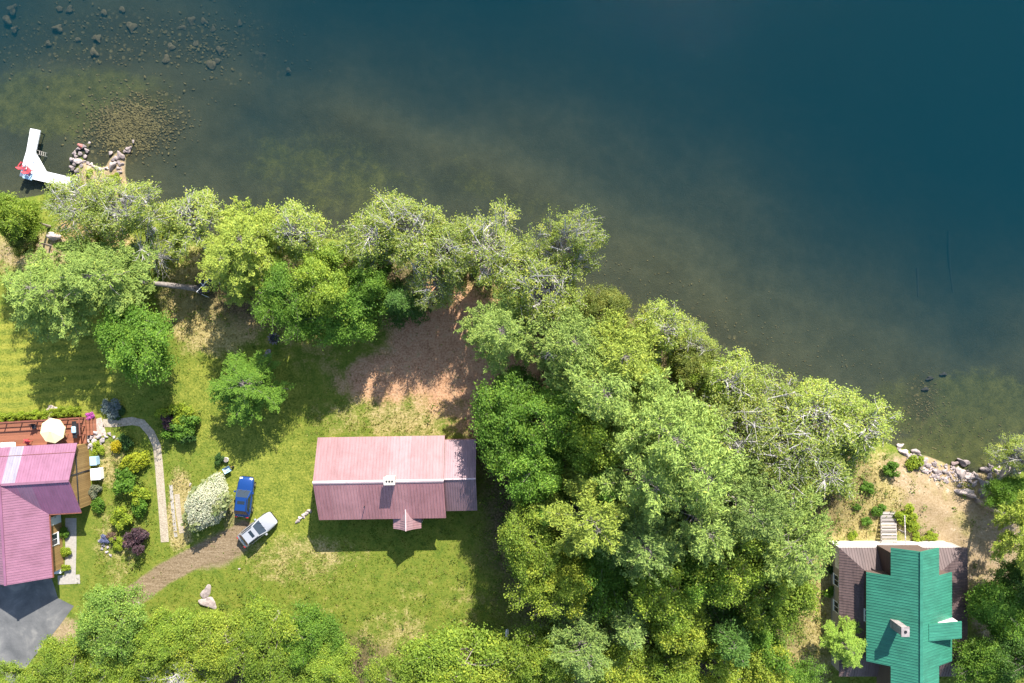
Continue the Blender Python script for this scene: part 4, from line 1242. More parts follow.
for y0_, y1_ in ((iy1 + .003, 7.3), (-9.0, iy0 - .003)):
    vs = []
    for y in (y1_, y0_):
        vs += [(a + .3, y, 2.3), (b - .3, y, 2.3), (b - .3, y, zE(b - .3) - .1), (rid, y, zr - .1), (a + .3, y, zW(a + .3) - .1)]
    up.add(vs, [[4, 3, 2, 1, 0], [5, 6, 7, 8, 9], [0, 1, 6, 5], [1, 2, 7, 6], [2, 3, 8, 7], [3, 4, 9, 8], [4, 0, 5, 9]])
uw_ = up.build('upper_wall', M['green_wall'], hC)
window(hC, (ix0, 0, 4.0), 1.2, .7, '-x')
# dormer with a flat-pitched green roof on the right slope
dm = MB(); dy0, dy1 = -1.62, .2
dm.slab([(.9, dy1, 6.55), (.9, dy0, 6.55), (4.85, dy0, 5.8), (4.85, dy1, 5.8)], .08)
dm.ribs([(.9, dy1, 6.55), (.9, dy0, 6.55), (4.85, dy0, 5.8), (4.85, dy1, 5.8)], (0, 1, 0), .3, .05, .03)
do = dm.build('dormer', M['roof_green'], hC)
MB().box(1.0, dy0 + .15, 4.3, 4.7, dy1 - .15, 5.72).build('dormer_wall', M['white_siding'], do)
# stone chimney
m = MB(); cx, cy = -2.35, -.05
m.box(cx - .36, cy - .44, 4.6, cx + .36, cy + .44, 7.75); m.box(cx - .43, cy - .51, 7.75, cx + .43, cy + .51, 7.9)
chC = m.build('chimney', M['rock'], hC)
MB().cyl((cx, cy, 7.85), (cx, cy, 7.94), .16, .16, 12).build('flue', M['black_plastic'], chC)
# board stair up to the front
sta = thing('wooden_stair', 'weathered grey board stair with one handrail leading up to the cottage front', 'stair', (0, 0, 0))
g = MB(); tops = 11
pa = P(888.5, 513, .1); pb = P(889.5, 548, 1.25)
for i in range(tops):
    f = i / (tops - 1); c_ = pa.lerp(pb, f)
    g.obox((c_.x, c_.y, c_.z), 1.7, .30, .05, rz=.01 * (i % 3 - 1))
g.build('treads', M['wood_grey'], sta)
for s in (-.86, .86):
    MB().bar(pa + Vector((s, .1, -.12)), pb + Vector((s, -.1, -.12)), .07, .2).build('stringer', M['wood_grey'], sta)
hr = MB(); e0, e1 = pa + Vector((1.3, -.05, .95)), pb + Vector((1.3, 0, .95))
hr.bar(e0, e1, .11, .06)
for f in (.03, .5, .97):
    q = e0.lerp(e1, f); hr.box(q.x - .05, q.y - .05, -.05, q.x + .05, q.y + .05, q.z - .03)
hr.build('handrail', M['wood_grey'], sta)

# --------------------------------------------------------------------- dock
M['bed_log'] = mat('waterlogged_wood', (.05, .045, .03), .9, .3, 4)
dock = thing('dock', 'white L-shaped boat dock over the shallows', 'dock', (0, 0, 0))
zt = -.62
pts = [P(x, y, zt) for x, y in [(30.3, 128.3), (26.4, 150.8), (23.4, 160.5), (19.5, 176), (49, 183), (73, 187), (78, 179), (62.5, 175.2), (45.9, 171.3), (35.4, 152.5), (40.2, 130.3)]]
MB().slab([pts[0], pts[1], pts[9], pts[10]], .16).slab([pts[1], pts[2], pts[3], pts[4], pts[8], pts[9]], .16).slab([pts[4], pts[5], pts[6], pts[7], pts[8]], .16).build('dock_deck', M['dock_white'], dock)
ps = MB()
for x, y in [(31, 131), (38.5, 132), (28, 150), (21, 174), (34, 178), (48, 181), (45, 172), (62, 177)]:
    q = P(x, y, zt - .17); ps.cyl((q.x, q.y, ground_z(q.x, q.y) - .2), (q.x, q.y, zt - .165), .06, .06, 8)
ps.build('dock_legs', M['dark_metal'], dock)
q = P(38.6, 152.5, zt); ld = MB()
for dy in (-.22, .22): ld.bar((q.x - .25, q.y + dy, zt + .75), (q.x + .28, q.y + dy, zt - 1.1), .05)
for k in range(4): ld.bar((q.x + .05 + .06 * k, q.y - .22, zt - .1 - .25 * k), (q.x + .05 + .06 * k, q.y + .22, zt - .1 - .25 * k), .06, .05)
for dy in (-.22, .22): ld.bar((q.x - .5, q.y + dy, zt + .75), (q.x - .25, q.y + dy, zt + .75), .05)
ld.build('swim_ladder', M['concrete'], dock)


def adirondack(px, py, rz, label, z):
    c_ = P(px, py, z)
    t = thing('lounge_chair', label, 'chair', c_, rz, 'red chairs on the dock')
    t.scale = (.85, .85, .85)
    s = MB()
    for k in range(5): s.obox((0, -.25 + k * .12, .38 - .03 * k * .4), .55, .105, .025)
    s.build('seat', M['red_paint'], t)
    s = MB()
    for k in range(5): s.obox((-.22 + k * .11, .47, .66 + (.06 if k in (1, 2, 3) else 0)), .10, .025, .78, rx=-.42)
    s.build('backrest', M['red_paint'], t)
    for sx in (-1, 1):
        MB().obox((sx * .36, .02, .58), .13, .75, .025).build('armrest', M['red_paint'], t)
        MB().box(sx * .33 - .03, -.32, 0, sx * .33 + .03, -.24, .565).build('leg', M['red_paint'], t)
        MB().bar((sx * .3, -.25, .36), (sx * .3, .6, .05), .04, .12).build('leg', M['red_paint'], t)
    return t


adirondack(24.8, 166.5, 2.5, 'red slatted chair at the dock edge with a pale towel on it', zt)
adirondack(30.2, 171, 2.5, 'red slatted chair nearer the middle of the white dock', zt)
tw = thing('towel', 'white towel bundled on the outer red dock chair', 'towel', P(25.0, 165.2, zt + .45))
b_ = MB(); 
for k in range(4): b_.obox((.02 * k, .01 * k, .03 + .05 * k), .5 - .06 * k, .42 - .05 * k, .06, rz=.3 * k)
b_.build('folds', M['white_paint'], tw, bevel=.02)
tag(MB().obox(P(28, 176, zt + .012), 1.1, .75, .02, rz=-.25).build('beach_mat', M['blue_cloth']), 'pale blue mat lying on the white dock below the red chairs', 'mat')


# -------------------------------------------------------------------- rocks
import bmesh as _bm


def rock_mesh(seed, mt, sub=3, flat=.6):
    r = np.random.default_rng(seed)
    bm = _bm.new(); _bm.ops.create_icosphere(bm, subdivisions=sub, radius=1)
    dirs = unit(r.normal(size=(9, 3))); cut = r.uniform(.55, .95, 9)
    nz = unit(r.normal(size=(14, 3))); na = r.normal(size=14) * .07
    for v in bm.verts:
        p = np.array(v.co)
        for d, c_ in zip(dirs, cut):
            k = p @ d
            if k > c_: p = p - d * (k - c_) * .9
        n_ = p / np.linalg.norm(p)
        p = p * (1 + float(np.sum(na * np.sin(4 * (nz @ n_)))))
        v.co = (p[0], p[1] * .85, p[2] * flat)
    me = bpy.data.meshes.new('rock'); bm.to_mesh(me); bm.free(); me.materials.append(mt)
    return me


ROCKS = [rock_mesh(s, M['rock']) for s in (1, 2, 3, 4, 5, 6)]
rr = random.Random(5)


def rock(px, py, d_px, label, group=None, tone=(1, 1, 1), name='rock', sink=.28, elong=None, rot=None, zs=1.0):
    z = ground_z(*P(px, py, WL * .5).xy)
    p = P(px, py, z); r_ = d_px * S / 2 / .85
    o = link(name, rr.choice(ROCKS)); tag(o, label, 'rock', group)
    e = elong or rr.uniform(.8, 1.25)
    o.scale = (r_ * math.sqrt(e), r_ / math.sqrt(e), r_ * rr.uniform(.8, 1.1) * zs)
    hz = o.scale[2] * .6
    o.location = (p.x, p.y, max(z, WL - hz * .4) + hz * (1 - 2 * sink))
    o.rotation_euler = (rr.uniform(-.15, .15), rr.uniform(-.15, .15), rr.uniform(0, 6.28) if rot is None else rot)
    v = rr.uniform(.8, 1.15)
    o.color = (tone[0] * v, tone[1] * v, tone[2] * v, 1)
    return o


PINKISH = (1.0, .95, .95); PALE = (1.45, 1.38, 1.33)
# landing with stone edging near the dock
rock(120.8, 155.7, 8.2, 'big round grey boulder in the water at the tip of the landing, second largest', None, (.95, .88, .86), 'boulder', .2, 1.05)
rock(130.2, 149.6, 6.4, 'round dark-sided boulder standing furthest out from the landing', None, (.95, .88, .86), 'boulder', .15, 1.05)
rock(111.2, 153.2, 4.4, 'white-topped boulder alone in the water inside the landing notch', None, PALE, 'boulder', .1, 1.1)
rock(134.6, 142, 2.8, 'small pale stone breaking the water beyond the landing boulders', None, PALE, 'boulder', .15, 1.2)
rock(91.2, 143.5, 2.8, 'small white-topped stone breaking the water left of the notch', None, PALE, 'boulder', .15, 1.1)
rock(112.5, 166, 7.5, 'pale flat boulder at the inner right corner of the notch', None, PALE, 'boulder', .25, 1.4, .9)
rock(109.5, 181, 8, 'light grey oval boulder low on the right side of the landing', None, (1.1, 1.05, 1.05), 'boulder', .25, 1.7, 0)
rock(82, 147, 5, 'rust-red stone at the top of the left heap beside the notch', None, (1.3, .55, .5), 'boulder', .2)
rock(79, 161.5, 6.5, 'largest pale stone in the left heap beside the notch', None, PALE, 'boulder', .25, 1.4)
rock(98, 168.5, 6, 'flat pale stone at the back of the notch', None, PALE, 'boulder', .4, 1.9, -.5)
for x, y, d in [(79, 149, 4), (85, 147, 4), (88, 151, 4.5), (75, 153, 4.5), (81, 154, 4), (86, 157, 4), (72.5, 160, 5), (76, 157, 3.5), (73, 168, 5.5), (77, 171, 4.5), (79, 176, 4), (84, 162, 3.5), (75, 164.5, 4), (88, 163, 3.6), (82, 166, 3.6)]:
    rock(x, y, d, 'small pinkish grey stone in the heap left of the landing notch', 'stones left of the landing notch', PINKISH)
for x, y, d in [(125.5, 152, 3.5), (116, 158.5, 4.5), (119, 163, 4.5), (121, 165, 5), (118, 168.5, 4), (119.5, 173, 4.5), (117.5, 178, 4.5), (119, 181.5, 4), (116, 185, 5), (120, 186, 3.5), (114, 160, 4), (121, 169, 3), (116, 163, 3.5), (118, 184, 3)]:
    rock(x, y, d, 'small grey stone in the edging right of the landing notch', 'stones right of the landing notch', PINKISH)
for x, y, d in [(92, 164.5, 3.4), (94, 166, 3.2), (101.5, 169.5, 3.2), (104, 169, 3), (107, 168, 3.4), (90, 165, 2.6)]:
    rock(x, y, d, 'small bleached stone lining the back of the landing notch', 'stones at the back of the landing notch', PALE)
# beach on the right
rock(961.5, 461.5, 9.5, 'large flat-topped grey boulder at the water edge of the rocky beach', None, (.95, .9, .92), 'boulder', .25, 1.6, -.45)
rock(965.5, 492.3, 12.5, 'long pale slab of rock lying on the soil behind the beach', None, PALE, 'boulder', .3, 2.1, -.3)
rock(982.5, 482.5, 10.5, 'pale pointed boulder right of the beach, beside the shadow', None, PALE, 'boulder', .25, 1.7, -.6)
rock(904, 452, 8, 'broad grey boulder at the left end of the beach below the shore trees', None, PALE, 'boulder', .3, 1.3)
rock(899.5, 445.8, 6.5, 'white-topped boulder at the leftmost tip of the beach', None, PALE, 'boulder', .25, 1.3)
rock(915.5, 451.8, 7, 'squarish pinkish boulder second along the beach', None, PINKISH, 'boulder', .25, 1.2)
rock(953.5, 463.5, 6, 'dark brown-grey rock beside the flat-topped beach boulder', None, (.7, .6, .58), 'boulder', .25, 1.2)
rock(985, 470, 8, 'rounded grey boulder on the right bank of the tiny beach inlet', None, (1, .95, .95), 'boulder', .25, 1.3)
rock(989.5, 477.5, 7, 'light grey boulder between the pale pointed one and the bushy tree', None, (1.15, 1.1, 1.1), 'boulder', .25, 1.2)
rock(960, 474.5, 11, 'bleached flat ledge in the middle of the beach', None, PALE, 'boulder', .42, 1.3)
rock(969, 476, 9, 'bleached flat ledge right of the middle ledge on the beach', None, PALE, 'boulder', .42, 1.4)
rock(972.5, 492.5, 4.5, 'small pale stone touching the long slab behind the beach', None, PALE, 'rock', .3)
rock(981, 492, 8, 'grey stone in the shadow between the long slab and the bare trunk', None, (.8, .75, .78), 'rock', .3)
n_ = 0
while n_ < 170:
    t_ = rr.random(); bx = 905 + 73 * t_; by = 452 + 22 * t_
    x = bx + rr.gauss(0, 2.5); y = by + rr.uniform(0, 4 + 15 * math.sin(PI * min(1, t_ * .85)))
    if abs(x - 961.5) < 5 and abs(y - 461.5) < 4: continue
    rock(x, y, rr.choice([1.6, 2.0, 2.4, 3.0, 3.8, 4.6]), 'small broken stone of the rocky beach in front of the cottage', 'stones of the rocky beach', rr.choice([PINKISH, PALE, PALE, (1, .95, .95)]))
    n_ += 1
for k in range(26):
    x = rr.uniform(980, 1026); y = 468 + (x - 980) * .12 + rr.uniform(-4, 5)
    rock(x, y, rr.choice([2.2, 3, 3.6, 4.5]), 'small stone along the bank right of the beach inlet', 'stones right of the beach inlet', rr.choice([PINKISH, (.9, .85, .85), PALE]))
# scattered stones on the grass
rock(54.8, 236.5, 10, 'pale round-topped boulder on the grass at the left, below the shore trees', None, (1.7, 1.65, 1.6), 'boulder', .05, 1.35, 0)
rock(267, 354.5, 8.5, 'grey stone on the earth just below the round fire ring', None, (.9, .95, .95), 'boulder', .3, 1.3, .6)
rock(206, 592.5, 11, 'upper of two pale flat slabs on the grass above the lower-left trees', None, PALE, 'stone_slab', .3, 1.35, 1.2, .3)
rock(209.5, 602, 13, 'lower of two pale flat slabs on the grass above the lower-left trees', None, PALE, 'stone_slab', .3, 1.3, -.7, .3)
rock(190.5, 484, 2.6, 'small white stone beside the flowering white bush', None, PALE, 'rock', .2)
rock(239.5, 569, 2.2, 'tiny white stone on the grass under the pale car', None, PALE, 'rock', .2)
for k, (x, y, d) in enumerate([(310, 511, 4), (306.5, 513.5, 4.2), (303.5, 515.5, 4.5), (300.5, 518, 4.2), (298, 521, 4)]):
    rock(x, y, d, 'pale stone of the short row at the left corner of the long pink-roofed house', 'stone row at the house corner', PALE)
rock(51.5, 407.8, 7.2, 'round white stepping stone on the lawn above the umbrella', None, (1.6, 1.5, 1.3), 'stepping_stone', .42, 1.4, 0)
rock(51, 415.5, 8.5, 'squarish cream stepping stone between the lawn and the deck rail', None, (1.6, 1.5, 1.2), 'stepping_stone', .42, 1.4, .3)
for k, (x, y, d) in enumerate([(92, 437, 4), (95, 441, 5), (92, 445, 5), (99, 437, 4.5), (103, 440, 5), (100, 444, 4), (106, 437, 3.6), (88, 447, 4.5), (93, 450, 4), (110, 434, 3.6), (114, 437, 3), (96, 433, 4.5), (118, 439, 3), (88, 441, 3.5)]):
    rock(x, y, d, 'small whitish stone in the rock garden at the foot of the deck steps', 'rock garden stones', (1.35, 1.35, 1.4))
for k, (x, y, d) in enumerate([(100, 541, 3), (104, 545, 3.4), (108, 547, 2.8), (102, 549, 3), (107, 552, 3), (111, 555, 2.6)]):
    rock(x, y, d, 'small grey stone in the blue flower bed by the concrete walk', 'flower bed stones', (1.3, 1.3, 1.4))
# sunken boulders seen through the water, then the small stones of the bed
SB = [(13, 9, 9), (7, 20, 8), (15, 29, 6), (58, 28, 8), (132, 28, 9), (70, 10, 6), (98, 39, 7), (94, 53, 7), (60, 9, 5), (171, 48, 7), (166, 60, 7), (191, 21, 8), (212, 65, 9), (220, 51, 7), (218, 61, 5), (183, 28, 6), (204, 22, 6), (196, 44, 5), (213, 30, 5), (288, 71, 5), (104, 13, 6), (78, 40, 5),
      (122, 10, 6), (240, 24, 5), (262, 55, 5), (48, 44, 5)]
for x, y, d in SB:
    p = P(x, y, WL); z = ground_z(p.x, p.y); p = P(x, y, z)
    o = link('sunken_boulder', rr.choice(ROCKS)); tag(o, 'olive-brown boulder under the water in the upper left', 'rock', 'sunken boulders in the upper left')
    s_ = d * S / 2 * 1.35; o.scale = (s_, s_, s_ * .7); o.location = (p.x, p.y, z + s_ * .05); o.rotation_euler = (0, 0, rr.uniform(0, 6)); o.color = (.40, .36, .21, 1)
for x, y, lab in [(929, 378, 'upper'), (925, 389, 'lower'), (943, 374, 'rightmost')]:
    p = P(x, y, WL); z = ground_z(p.x, p.y); p = P(x, y, z)
    o = link('sunken_boulder', rr.choice(ROCKS)); tag(o, lab + ' of three dark stones under the shallow water off the rocky beach', 'rock')
    o.scale = (.42, .3, .3); o.location = (p.x, p.y, z + .1); o.color = (.16, .16, .15, 1)
for x0_, y0_, x1_, y1_, lab in [(935, 205 + 60, 932, 295, 'dark waterlogged trunk on the lake bed at the right, left of the thinner one'), (975, 225, 971, 290, 'thin dark waterlogged trunk on the lake bed nearest the right edge')]:
    pa_ = P(x0_, y0_, WL); pb_ = P(x1_, y1_, WL)
    za, zb = ground_z(pa_.x, pa_.y), ground_z(pb_.x, pb_.y)
    W_l = Wood(); W_l.tube(curve((pa_.x, pa_.y, za - .02), (pb_.x, pb_.y, zb - .02), rng, .02, 7), np.linspace(.2, .1, 7), 7)
    tag(link('sunken_log', W_l.mesh('sunken_log', M['bed_log'])), lab, 'log')
V, F, off = [], [], 0
base = np.array([v.co[:] for v in rock_mesh(77, M['bed_rock'], 1, .55).vertices]); bf = np.array([p.vertices[:] for p in bpy.data.meshes['rock.006'].polygons]) if 'rock.006' in bpy.data.meshes else None
_t = rock_mesh(78, M['bed_rock'], 1, .55); base = np.array([v.co[:] for v in _t.vertices]); bf = np.array([p.vertices[:] for p in _t.polygons])
spots = []
for k in range(2600): spots.append((rr.gauss(128, 22), rr.gauss(124, 14), rr.uniform(.7, 2.6)))
for k in range(420): spots.append((rr.gauss(120, 80), rr.gauss(35, 22), rr.uniform(1.0, 3.2)))
for k in range(120): spots.append((rr.gauss(205, 18), rr.gauss(40, 20), rr.uniform(1.5, 3.4)))
for k in range(240): spots.append((rr.gauss(930, 11), rr.gauss(405, 13), rr.uniform(.7, 1.8)))
for k in range(240):
    t_ = rr.random(); spots.append((560 + 330 * t_ + rr.gauss(0, 15), 265 + 125 * t_ + rr.gauss(-12, 14), rr.uniform(.7, 1.8)))
for k in range(160): spots.append((rr.uniform(880, 1024), rr.gauss(440, 14), rr.uniform(.7, 1.8)))
sx_ = np.array([P(x, y, WL)[:2] for x, y, _ in spots]); sd_ = sdf(sx_[:, 0], sx_[:, 1]); sz_ = height(sx_[:, 0], sx_[:, 1], sd_)
for (x, y), d_, z_, (_, _, dd) in zip(sx_, sd_, sz_, spots):
    if d_ > -.2: continue
    s_ = dd * S * .62; a_ = rr.uniform(0, 6.28); ca, sa = math.cos(a_), math.sin(a_)
    q = base * np.array([s_ * rr.uniform(.9, 1.5), s_, s_ * .8]); q = np.stack([q[:, 0] * ca - q[:, 1] * sa, q[:, 0] * sa + q[:, 1] * ca, q[:, 2]], 1) + [x, y, z_ + s_ * .1]
    V.append(q); F.append(bf + off); off += len(q)
bs = link('lake_bed_stones', np_mesh('lake_bed_stones', np.vstack(V), np.vstack(F), [M['bed_rock']])); bs.color = (1, 1, .9, 1)
tag(bs, 'brown stones scattered on the lake bed', kind='stuff')

# --------------------------------------------------------------------- cars


def car(label, c_, rz, paint, L=4.5, W=1.85, roofmat=None, hood_panel=None, pano=False, tailgate=None, suv=1.0):
    t = thing('parked_car', label, 'car', c_, rz, 'cars parked on the grass')
    hl, hw = L / 2, W / 2
    sec = [(-hl, .74, .42, .74), (-hl + .1, .90, .30, .98), (-hl + .5, .97, .26, 1.05), (-.9, 1, .24, 1.05), (0, 1, .24, 1.02), (hl - 1.5, 1, .24, 1.0), (hl - .9, .97, .25, .95), (hl - .35, .90, .28, .84), (hl - .08, .78, .34, .70), (hl, .62, .42, .58)]
    vs = []; k = 10
    for x, w, zb, zt_ in sec:
        w *= hw
        vs += [(x, w * .82, zb), (x, w, zb + .14), (x, w, zt_ - .22), (x, w * .94, zt_ - .06), (x, w * .74, zt_), (x, -w * .74, zt_), (x, -w * .94, zt_ - .06), (x, -w, zt_ - .22), (x, -w, zb + .14), (x, -w * .82, zb)]
    fs = []
    for i in range(len(sec) - 1):
        for j in range(k): fs.append([i * k + j, i * k + (j + 1) % k, (i + 1) * k + (j + 1) % k, (i + 1) * k + j])
    fs += [list(range(k)), list(range((len(sec) - 1) * k, len(sec) * k))]
    body = MB().add(vs, fs).build('body', paint, t, smooth=True)
    # cabin
    fx, rx = hl - 1.42, -hl + .34; tf, tr_ = fx - .75, rx + .62; zb, zt_ = 1.0, 1.0 + .62 * suv
    bw, tw_ = hw * .93, hw * .74
    cab = MB().add([(rx, -bw, zb), (fx, -bw, zb), (fx, bw, zb), (rx, bw, zb), (tr_, -tw_, zt_), (tf, -tw_, zt_), (tf, tw_, zt_), (tr_, tw_, zt_)],
                   [[0, 1, 5, 4], [1, 2, 6, 5], [2, 3, 7, 6], [3, 0, 4, 7], [4, 5, 6, 7]])
    cab.build('cabin', paint, t, bevel=.05)

    def pane(name, q, u0=.07, u1=.93, v0=.1, v1=.92, m_=None):
        q = [Vector(x) for x in q]
        f = lambda u, v: (q[0].lerp(q[1], u)).lerp(q[3].lerp(q[2], u), v)
        pl = [f(u0, v0), f(u1, v0), f(u1, v1), f(u0, v1)]
        n_ = (pl[1] - pl[0]).cross(pl[3] - pl[0]).normalized()
        MB().slab([p + n_ * .012 for p in pl], .008).build(name, m_ or M['glass'], t)
    pane('windshield', [(fx, -bw, zb), (fx, bw, zb), (tf, tw_, zt_), (tf, -tw_, zt_)], .06, .94, .04, .95)
    pane('rear_window', [(rx, bw, zb), (rx, -bw, zb), (tr_, -tw_, zt_), (tr_, tw_, zt_)], .08, .92, .15, .92)
    pane('side_window', [(rx, -bw, zb), (fx, -bw, zb), (tf, -tw_, zt_), (tr_, -tw_, zt_)], .10, .90, .12, .88)
    pane('side_window', [(fx, bw, zb), (rx, bw, zb), (tr_, tw_, zt_), (tf, tw_, zt_)], .10, .90, .12, .88)
    rf = MB().slab([(tr_ - .02, -tw_ * .98, zt_ + .02), (tf + .03, -tw_ * .98, zt_ + .02), (tf + .03, tw_ * .98, zt_ + .02), (tr_ - .02, tw_ * .98, zt_ + .02)], .03)
    ro = rf.build('roof', roofmat or paint, t)
    if pano:
        for a0, a1 in ((.10, .50), (.54, .97)):
            xa = tf + (tr_ - tf) * a0; xb = tf + (tr_ - tf) * a1
            MB().slab([(xb, -tw_ * .82, zt_ + .03), (xa, -tw_ * .82, zt_ + .03), (xa, tw_ * .82, zt_ + .03), (xb, tw_ * .82, zt_ + .03)], .008).build('roof_glass', M['roof_glass'], ro)
    else:
        MB().slab([(tf - .75, -tw_ * .6, zt_ + .03), (tf - .38, -tw_ * .6, zt_ + .03), (tf - .38, tw_ * .6, zt_ + .03), (tf - .75, tw_ * .6, zt_ + .03)], .008).build('sunroof', M['glass'], ro)
    for s in (-1, 1):
        MB().bar((tr_ + .1, s * tw_ * .93, zt_ + .07), (tf - .1, s * tw_ * .93, zt_ + .07), .05, .05).build('roof_rail', M['silver_paint'] if pano else M['black_plastic'], ro)
        MB().obox((fx - .25, s * (hw + .10), 1.06), .18, .2, .14).build('mirror', paint, t)
        MB().obox((hl - .17, s * hw * .62, .72), .2, .34, .1).build('headlight', M['lamp_clear'], t)
        MB().obox((-hl + .06, s * hw * .68, .86), .1, .26, .2).build('taillight', M['lamp_red'], t)
        for wx in (hl - .88, -hl + .82):
            wh = MB().cyl((wx, s * (hw - .2), .33), (wx, s * (hw + .015), .33), .33, .33, 18).build('wheel', M['rubber'], t)
            MB().cyl((wx, s * (hw + .012), .33), (wx, s * (hw + .03), .33), .2, .2, 14).build('rim', M['alloy'], wh)
    MB().obox((hl - .03, 0, .45), .1, W * .7, .16).build('bumper', M['black_plastic'], t)
    MB().obox((-hl + .04, 0, .45), .14, W * .8, .16).build('bumper', M['black_plastic'], t)
    if hood_panel:
        xa, xb = hl - 1.28, hl - .78
        MB().slab([(xa, -.42, 1.012), (xb, -.38, .963), (xb, .38, .963), (xa, .42, 1.012)], .01).build('hood_scoop', hood_panel, body)
    for yy in (-.3, .3): MB().bar((fx + .06, yy, zb + .03), (fx - .3, yy + .25, zb + .28), .02).build('wiper', M['black_plastic'], t)
    return t


M['roof_grey'] = car_paint('slate_roof_paint', (.27, .29, .32))
M['roof_glass'] = NT('dark_roof_glass').bsdf((.07, .085, .115), .16, 0, .7) and bpy.data.materials['dark_roof_glass']
car('bright blue car facing the lake on the lawn beside the white flowering bush', P(244.5, 497, .6) * Vector((1, 1, 0)) if False else Vector((*P(244.5, 497, .7).xy, 0)), math.radians(84), M['blue_paint'], 4.6, 1.85)
car('white car with a dark glass roof parked slantwise at the end of the dirt track', Vector((*P(257.5, 529.5, .7).xy, 0)), math.radians(38), M['silver_paint'], 4.65, 1.9, None, None, False, None, 1.05)

# ---------------------------------------------------------- garden furniture
u = thing('patio_umbrella', 'open cream patio umbrella on the red-brown deck', 'umbrella', Vector((*P(51, 431, 2.8).xy, .62)), .2)
cv = MB(); vs = [(0, 0, 2.35)]; R_ = 1.42
for i in range(8):
    a_ = 2 * PI * i / 8; vs.append((math.cos(a_) * R_, math.sin(a_) * R_, 1.92))
for i in range(8):
    a_ = 2 * PI * i / 8; vs.append((math.cos(a_) * R_, math.sin(a_) * R_, 1.80))
fs = [[0, 1 + i, 1 + (i + 1) % 8] for i in range(8)] + [[1 + i, 9 + i, 9 + (i + 1) % 8, 1 + (i + 1) % 8] for i in range(8)]
cvo = cv.add(vs, fs).build('canopy', M['umbrella'], u)
MB().cyl((0, 0, 2.33), (0, 0, 2.45), .05, .02, 8).build('finial', M['white_paint'], cvo)
MB().cyl((0, 0, 0), (0, 0, 2.34), .025, .025, 8).build('pole', M['white_paint'], u)
MB().cyl((0, 0, 0), (0, 0, .09), .28, .24, 14).build('base', M['concrete'], u)
rb = MB()
for i in range(8):
    a_ = 2 * PI * i / 8; rb.bar((0, 0, 2.31), (math.cos(a_) * R_ * .97, math.sin(a_) * R_ * .97, 1.90), .02)
rb.build('ribs', M['white_paint'], u)
tb = thing('garden_table', 'round table in the shade of the cream umbrella', 'table', Vector((*P(52, 431.5, 1.0).xy, .62)))
MB().cyl((0, 0, .70), (0, 0, .73), .6, .6, 20).build('tabletop', M['dark_metal'], tb)
for i in range(4):
    a_ = PI / 4 + i * PI / 2; MB().bar((math.cos(a_) * .45, math.sin(a_) * .45, 0), (math.cos(a_) * .25, math.sin(a_) * .25, .70), .04).build('leg', M['dark_metal'], tb)


def chair(px, py, rz, label, m_, z=.62, group='chairs on the deck'):
    t = thing('garden_chair', label, 'chair', Vector((*P(px, py, z + .4).xy, z)), rz, group)
    MB().obox((0, 0, .43), .5, .5, .05).build('seat', m_, t)
    MB().obox((0, .26, .72), .5, .05, .55, rx=-.2).build('backrest', m_, t)
    for sx in (-.22, .22):
        for sy in (-.22, .22): MB().box(sx - .02, sy - .02, 0, sx + .02, sy + .02, .41).build('leg', m_, t)
        MB().obox((sx * 1.15, 0, .62), .05, .48, .03).build('armrest', m_, t)


chair(34, 426.5, .3, 'dark chair with a pale top left of the cream umbrella', M['dark_metal'])
chair(63.5, 434, 2.2, 'tan chair right of the cream umbrella', M['wood_tan'])
chair(27.5, 442, -.5, 'dark red chair near the plum roof edge on the deck', M['red_paint'])
lg = thing('deck_lounger', 'pale cushioned lounger on the deck near the left edge', 'lounger', Vector((*P(8, 445, 1.0).xy, .62)), .06)
MB().box(-.9, -.3, .28, .5, .3, .38).build('cushion', M['white_paint'], lg, bevel=.03)
MB().obox((.78, 0, .52), .7, .6, .09, ry=-.6).build('backrest', M['white_paint'], lg)
for sx in (-.8, .6):
    for sy in (-.25, .25): MB().box(sx - .03, sy - .03, 0, sx + .03, sy + .03, .278).build('leg', M['dark_metal'], lg)
gr = thing('barbecue_grill', 'dark barbecue with a blue-grey lid at the right end of the deck', 'grill', Vector((*P(75.3, 429.5, 1.3).xy, .62)), .06)
MB().box(-.26, -.6, .1, .26, .6, .85).build('cabinet', M['dark_metal'], gr)
MB().box(-.24, -.38, .853, .24, .38, 1.1).build('lid', M['blue_cloth'], gr, bevel=.08)
for s in (-1, 1): MB().box(-.24, s * .78 - .17, .80, .24, s * .78 + .17, .845).build('side_shelf', M['black_plastic'], gr)
MB().bar((.27, -.3, .97), (.27, .3, .97), .03).build('handle', M['alloy'], gr)
for (px, py, w_, l_, h_, m_, lab, nm, cat) in [
    (95.5, 474.3, 1.05, 1.25, .75, 'white_paint', 'white lidded storage box against the tan gable wall', 'storage_box', 'box'),
    (93.2, 461, .7, .95, .7, 'blue_cloth', 'pale blue-grey bin above the white storage box by the gable wall', 'storage_bin', 'bin'),
    (57, 571, .9, .55, .5, 'white_paint', 'white box on the ground at the end of the plank steps by the purple wing', 'storage_box', 'box')]:
    t_ = thing(nm, lab, cat, Vector((*P(px, py, h_).xy, 0)), .06)
    MB().box(-w_ / 2, -l_ / 2, 0, w_ / 2, l_ / 2, h_).build('bin_body', M[m_], t_, bevel=.03)
    MB().box(-w_ / 2 - .04, -l_ / 2 - .04, h_ + .003, w_ / 2 + .04, l_ / 2 + .04, h_ + .07).build('lid', M[m_], t_, bevel=.03)
# plank landing beside the wing
ps_ = thing('plank_steps', 'run of brown plank landings between the purple wing and the concrete walk', 'steps', (0, 0, 0))
for k, y in enumerate((526, 538, 550, 562)):
    q = P(54.5, y, .2); MB().obox((q.x, q.y, .12 + .05 * k), 1.1, 1.15, .1, rz=.4).build('step', M['wood_step'], ps_)
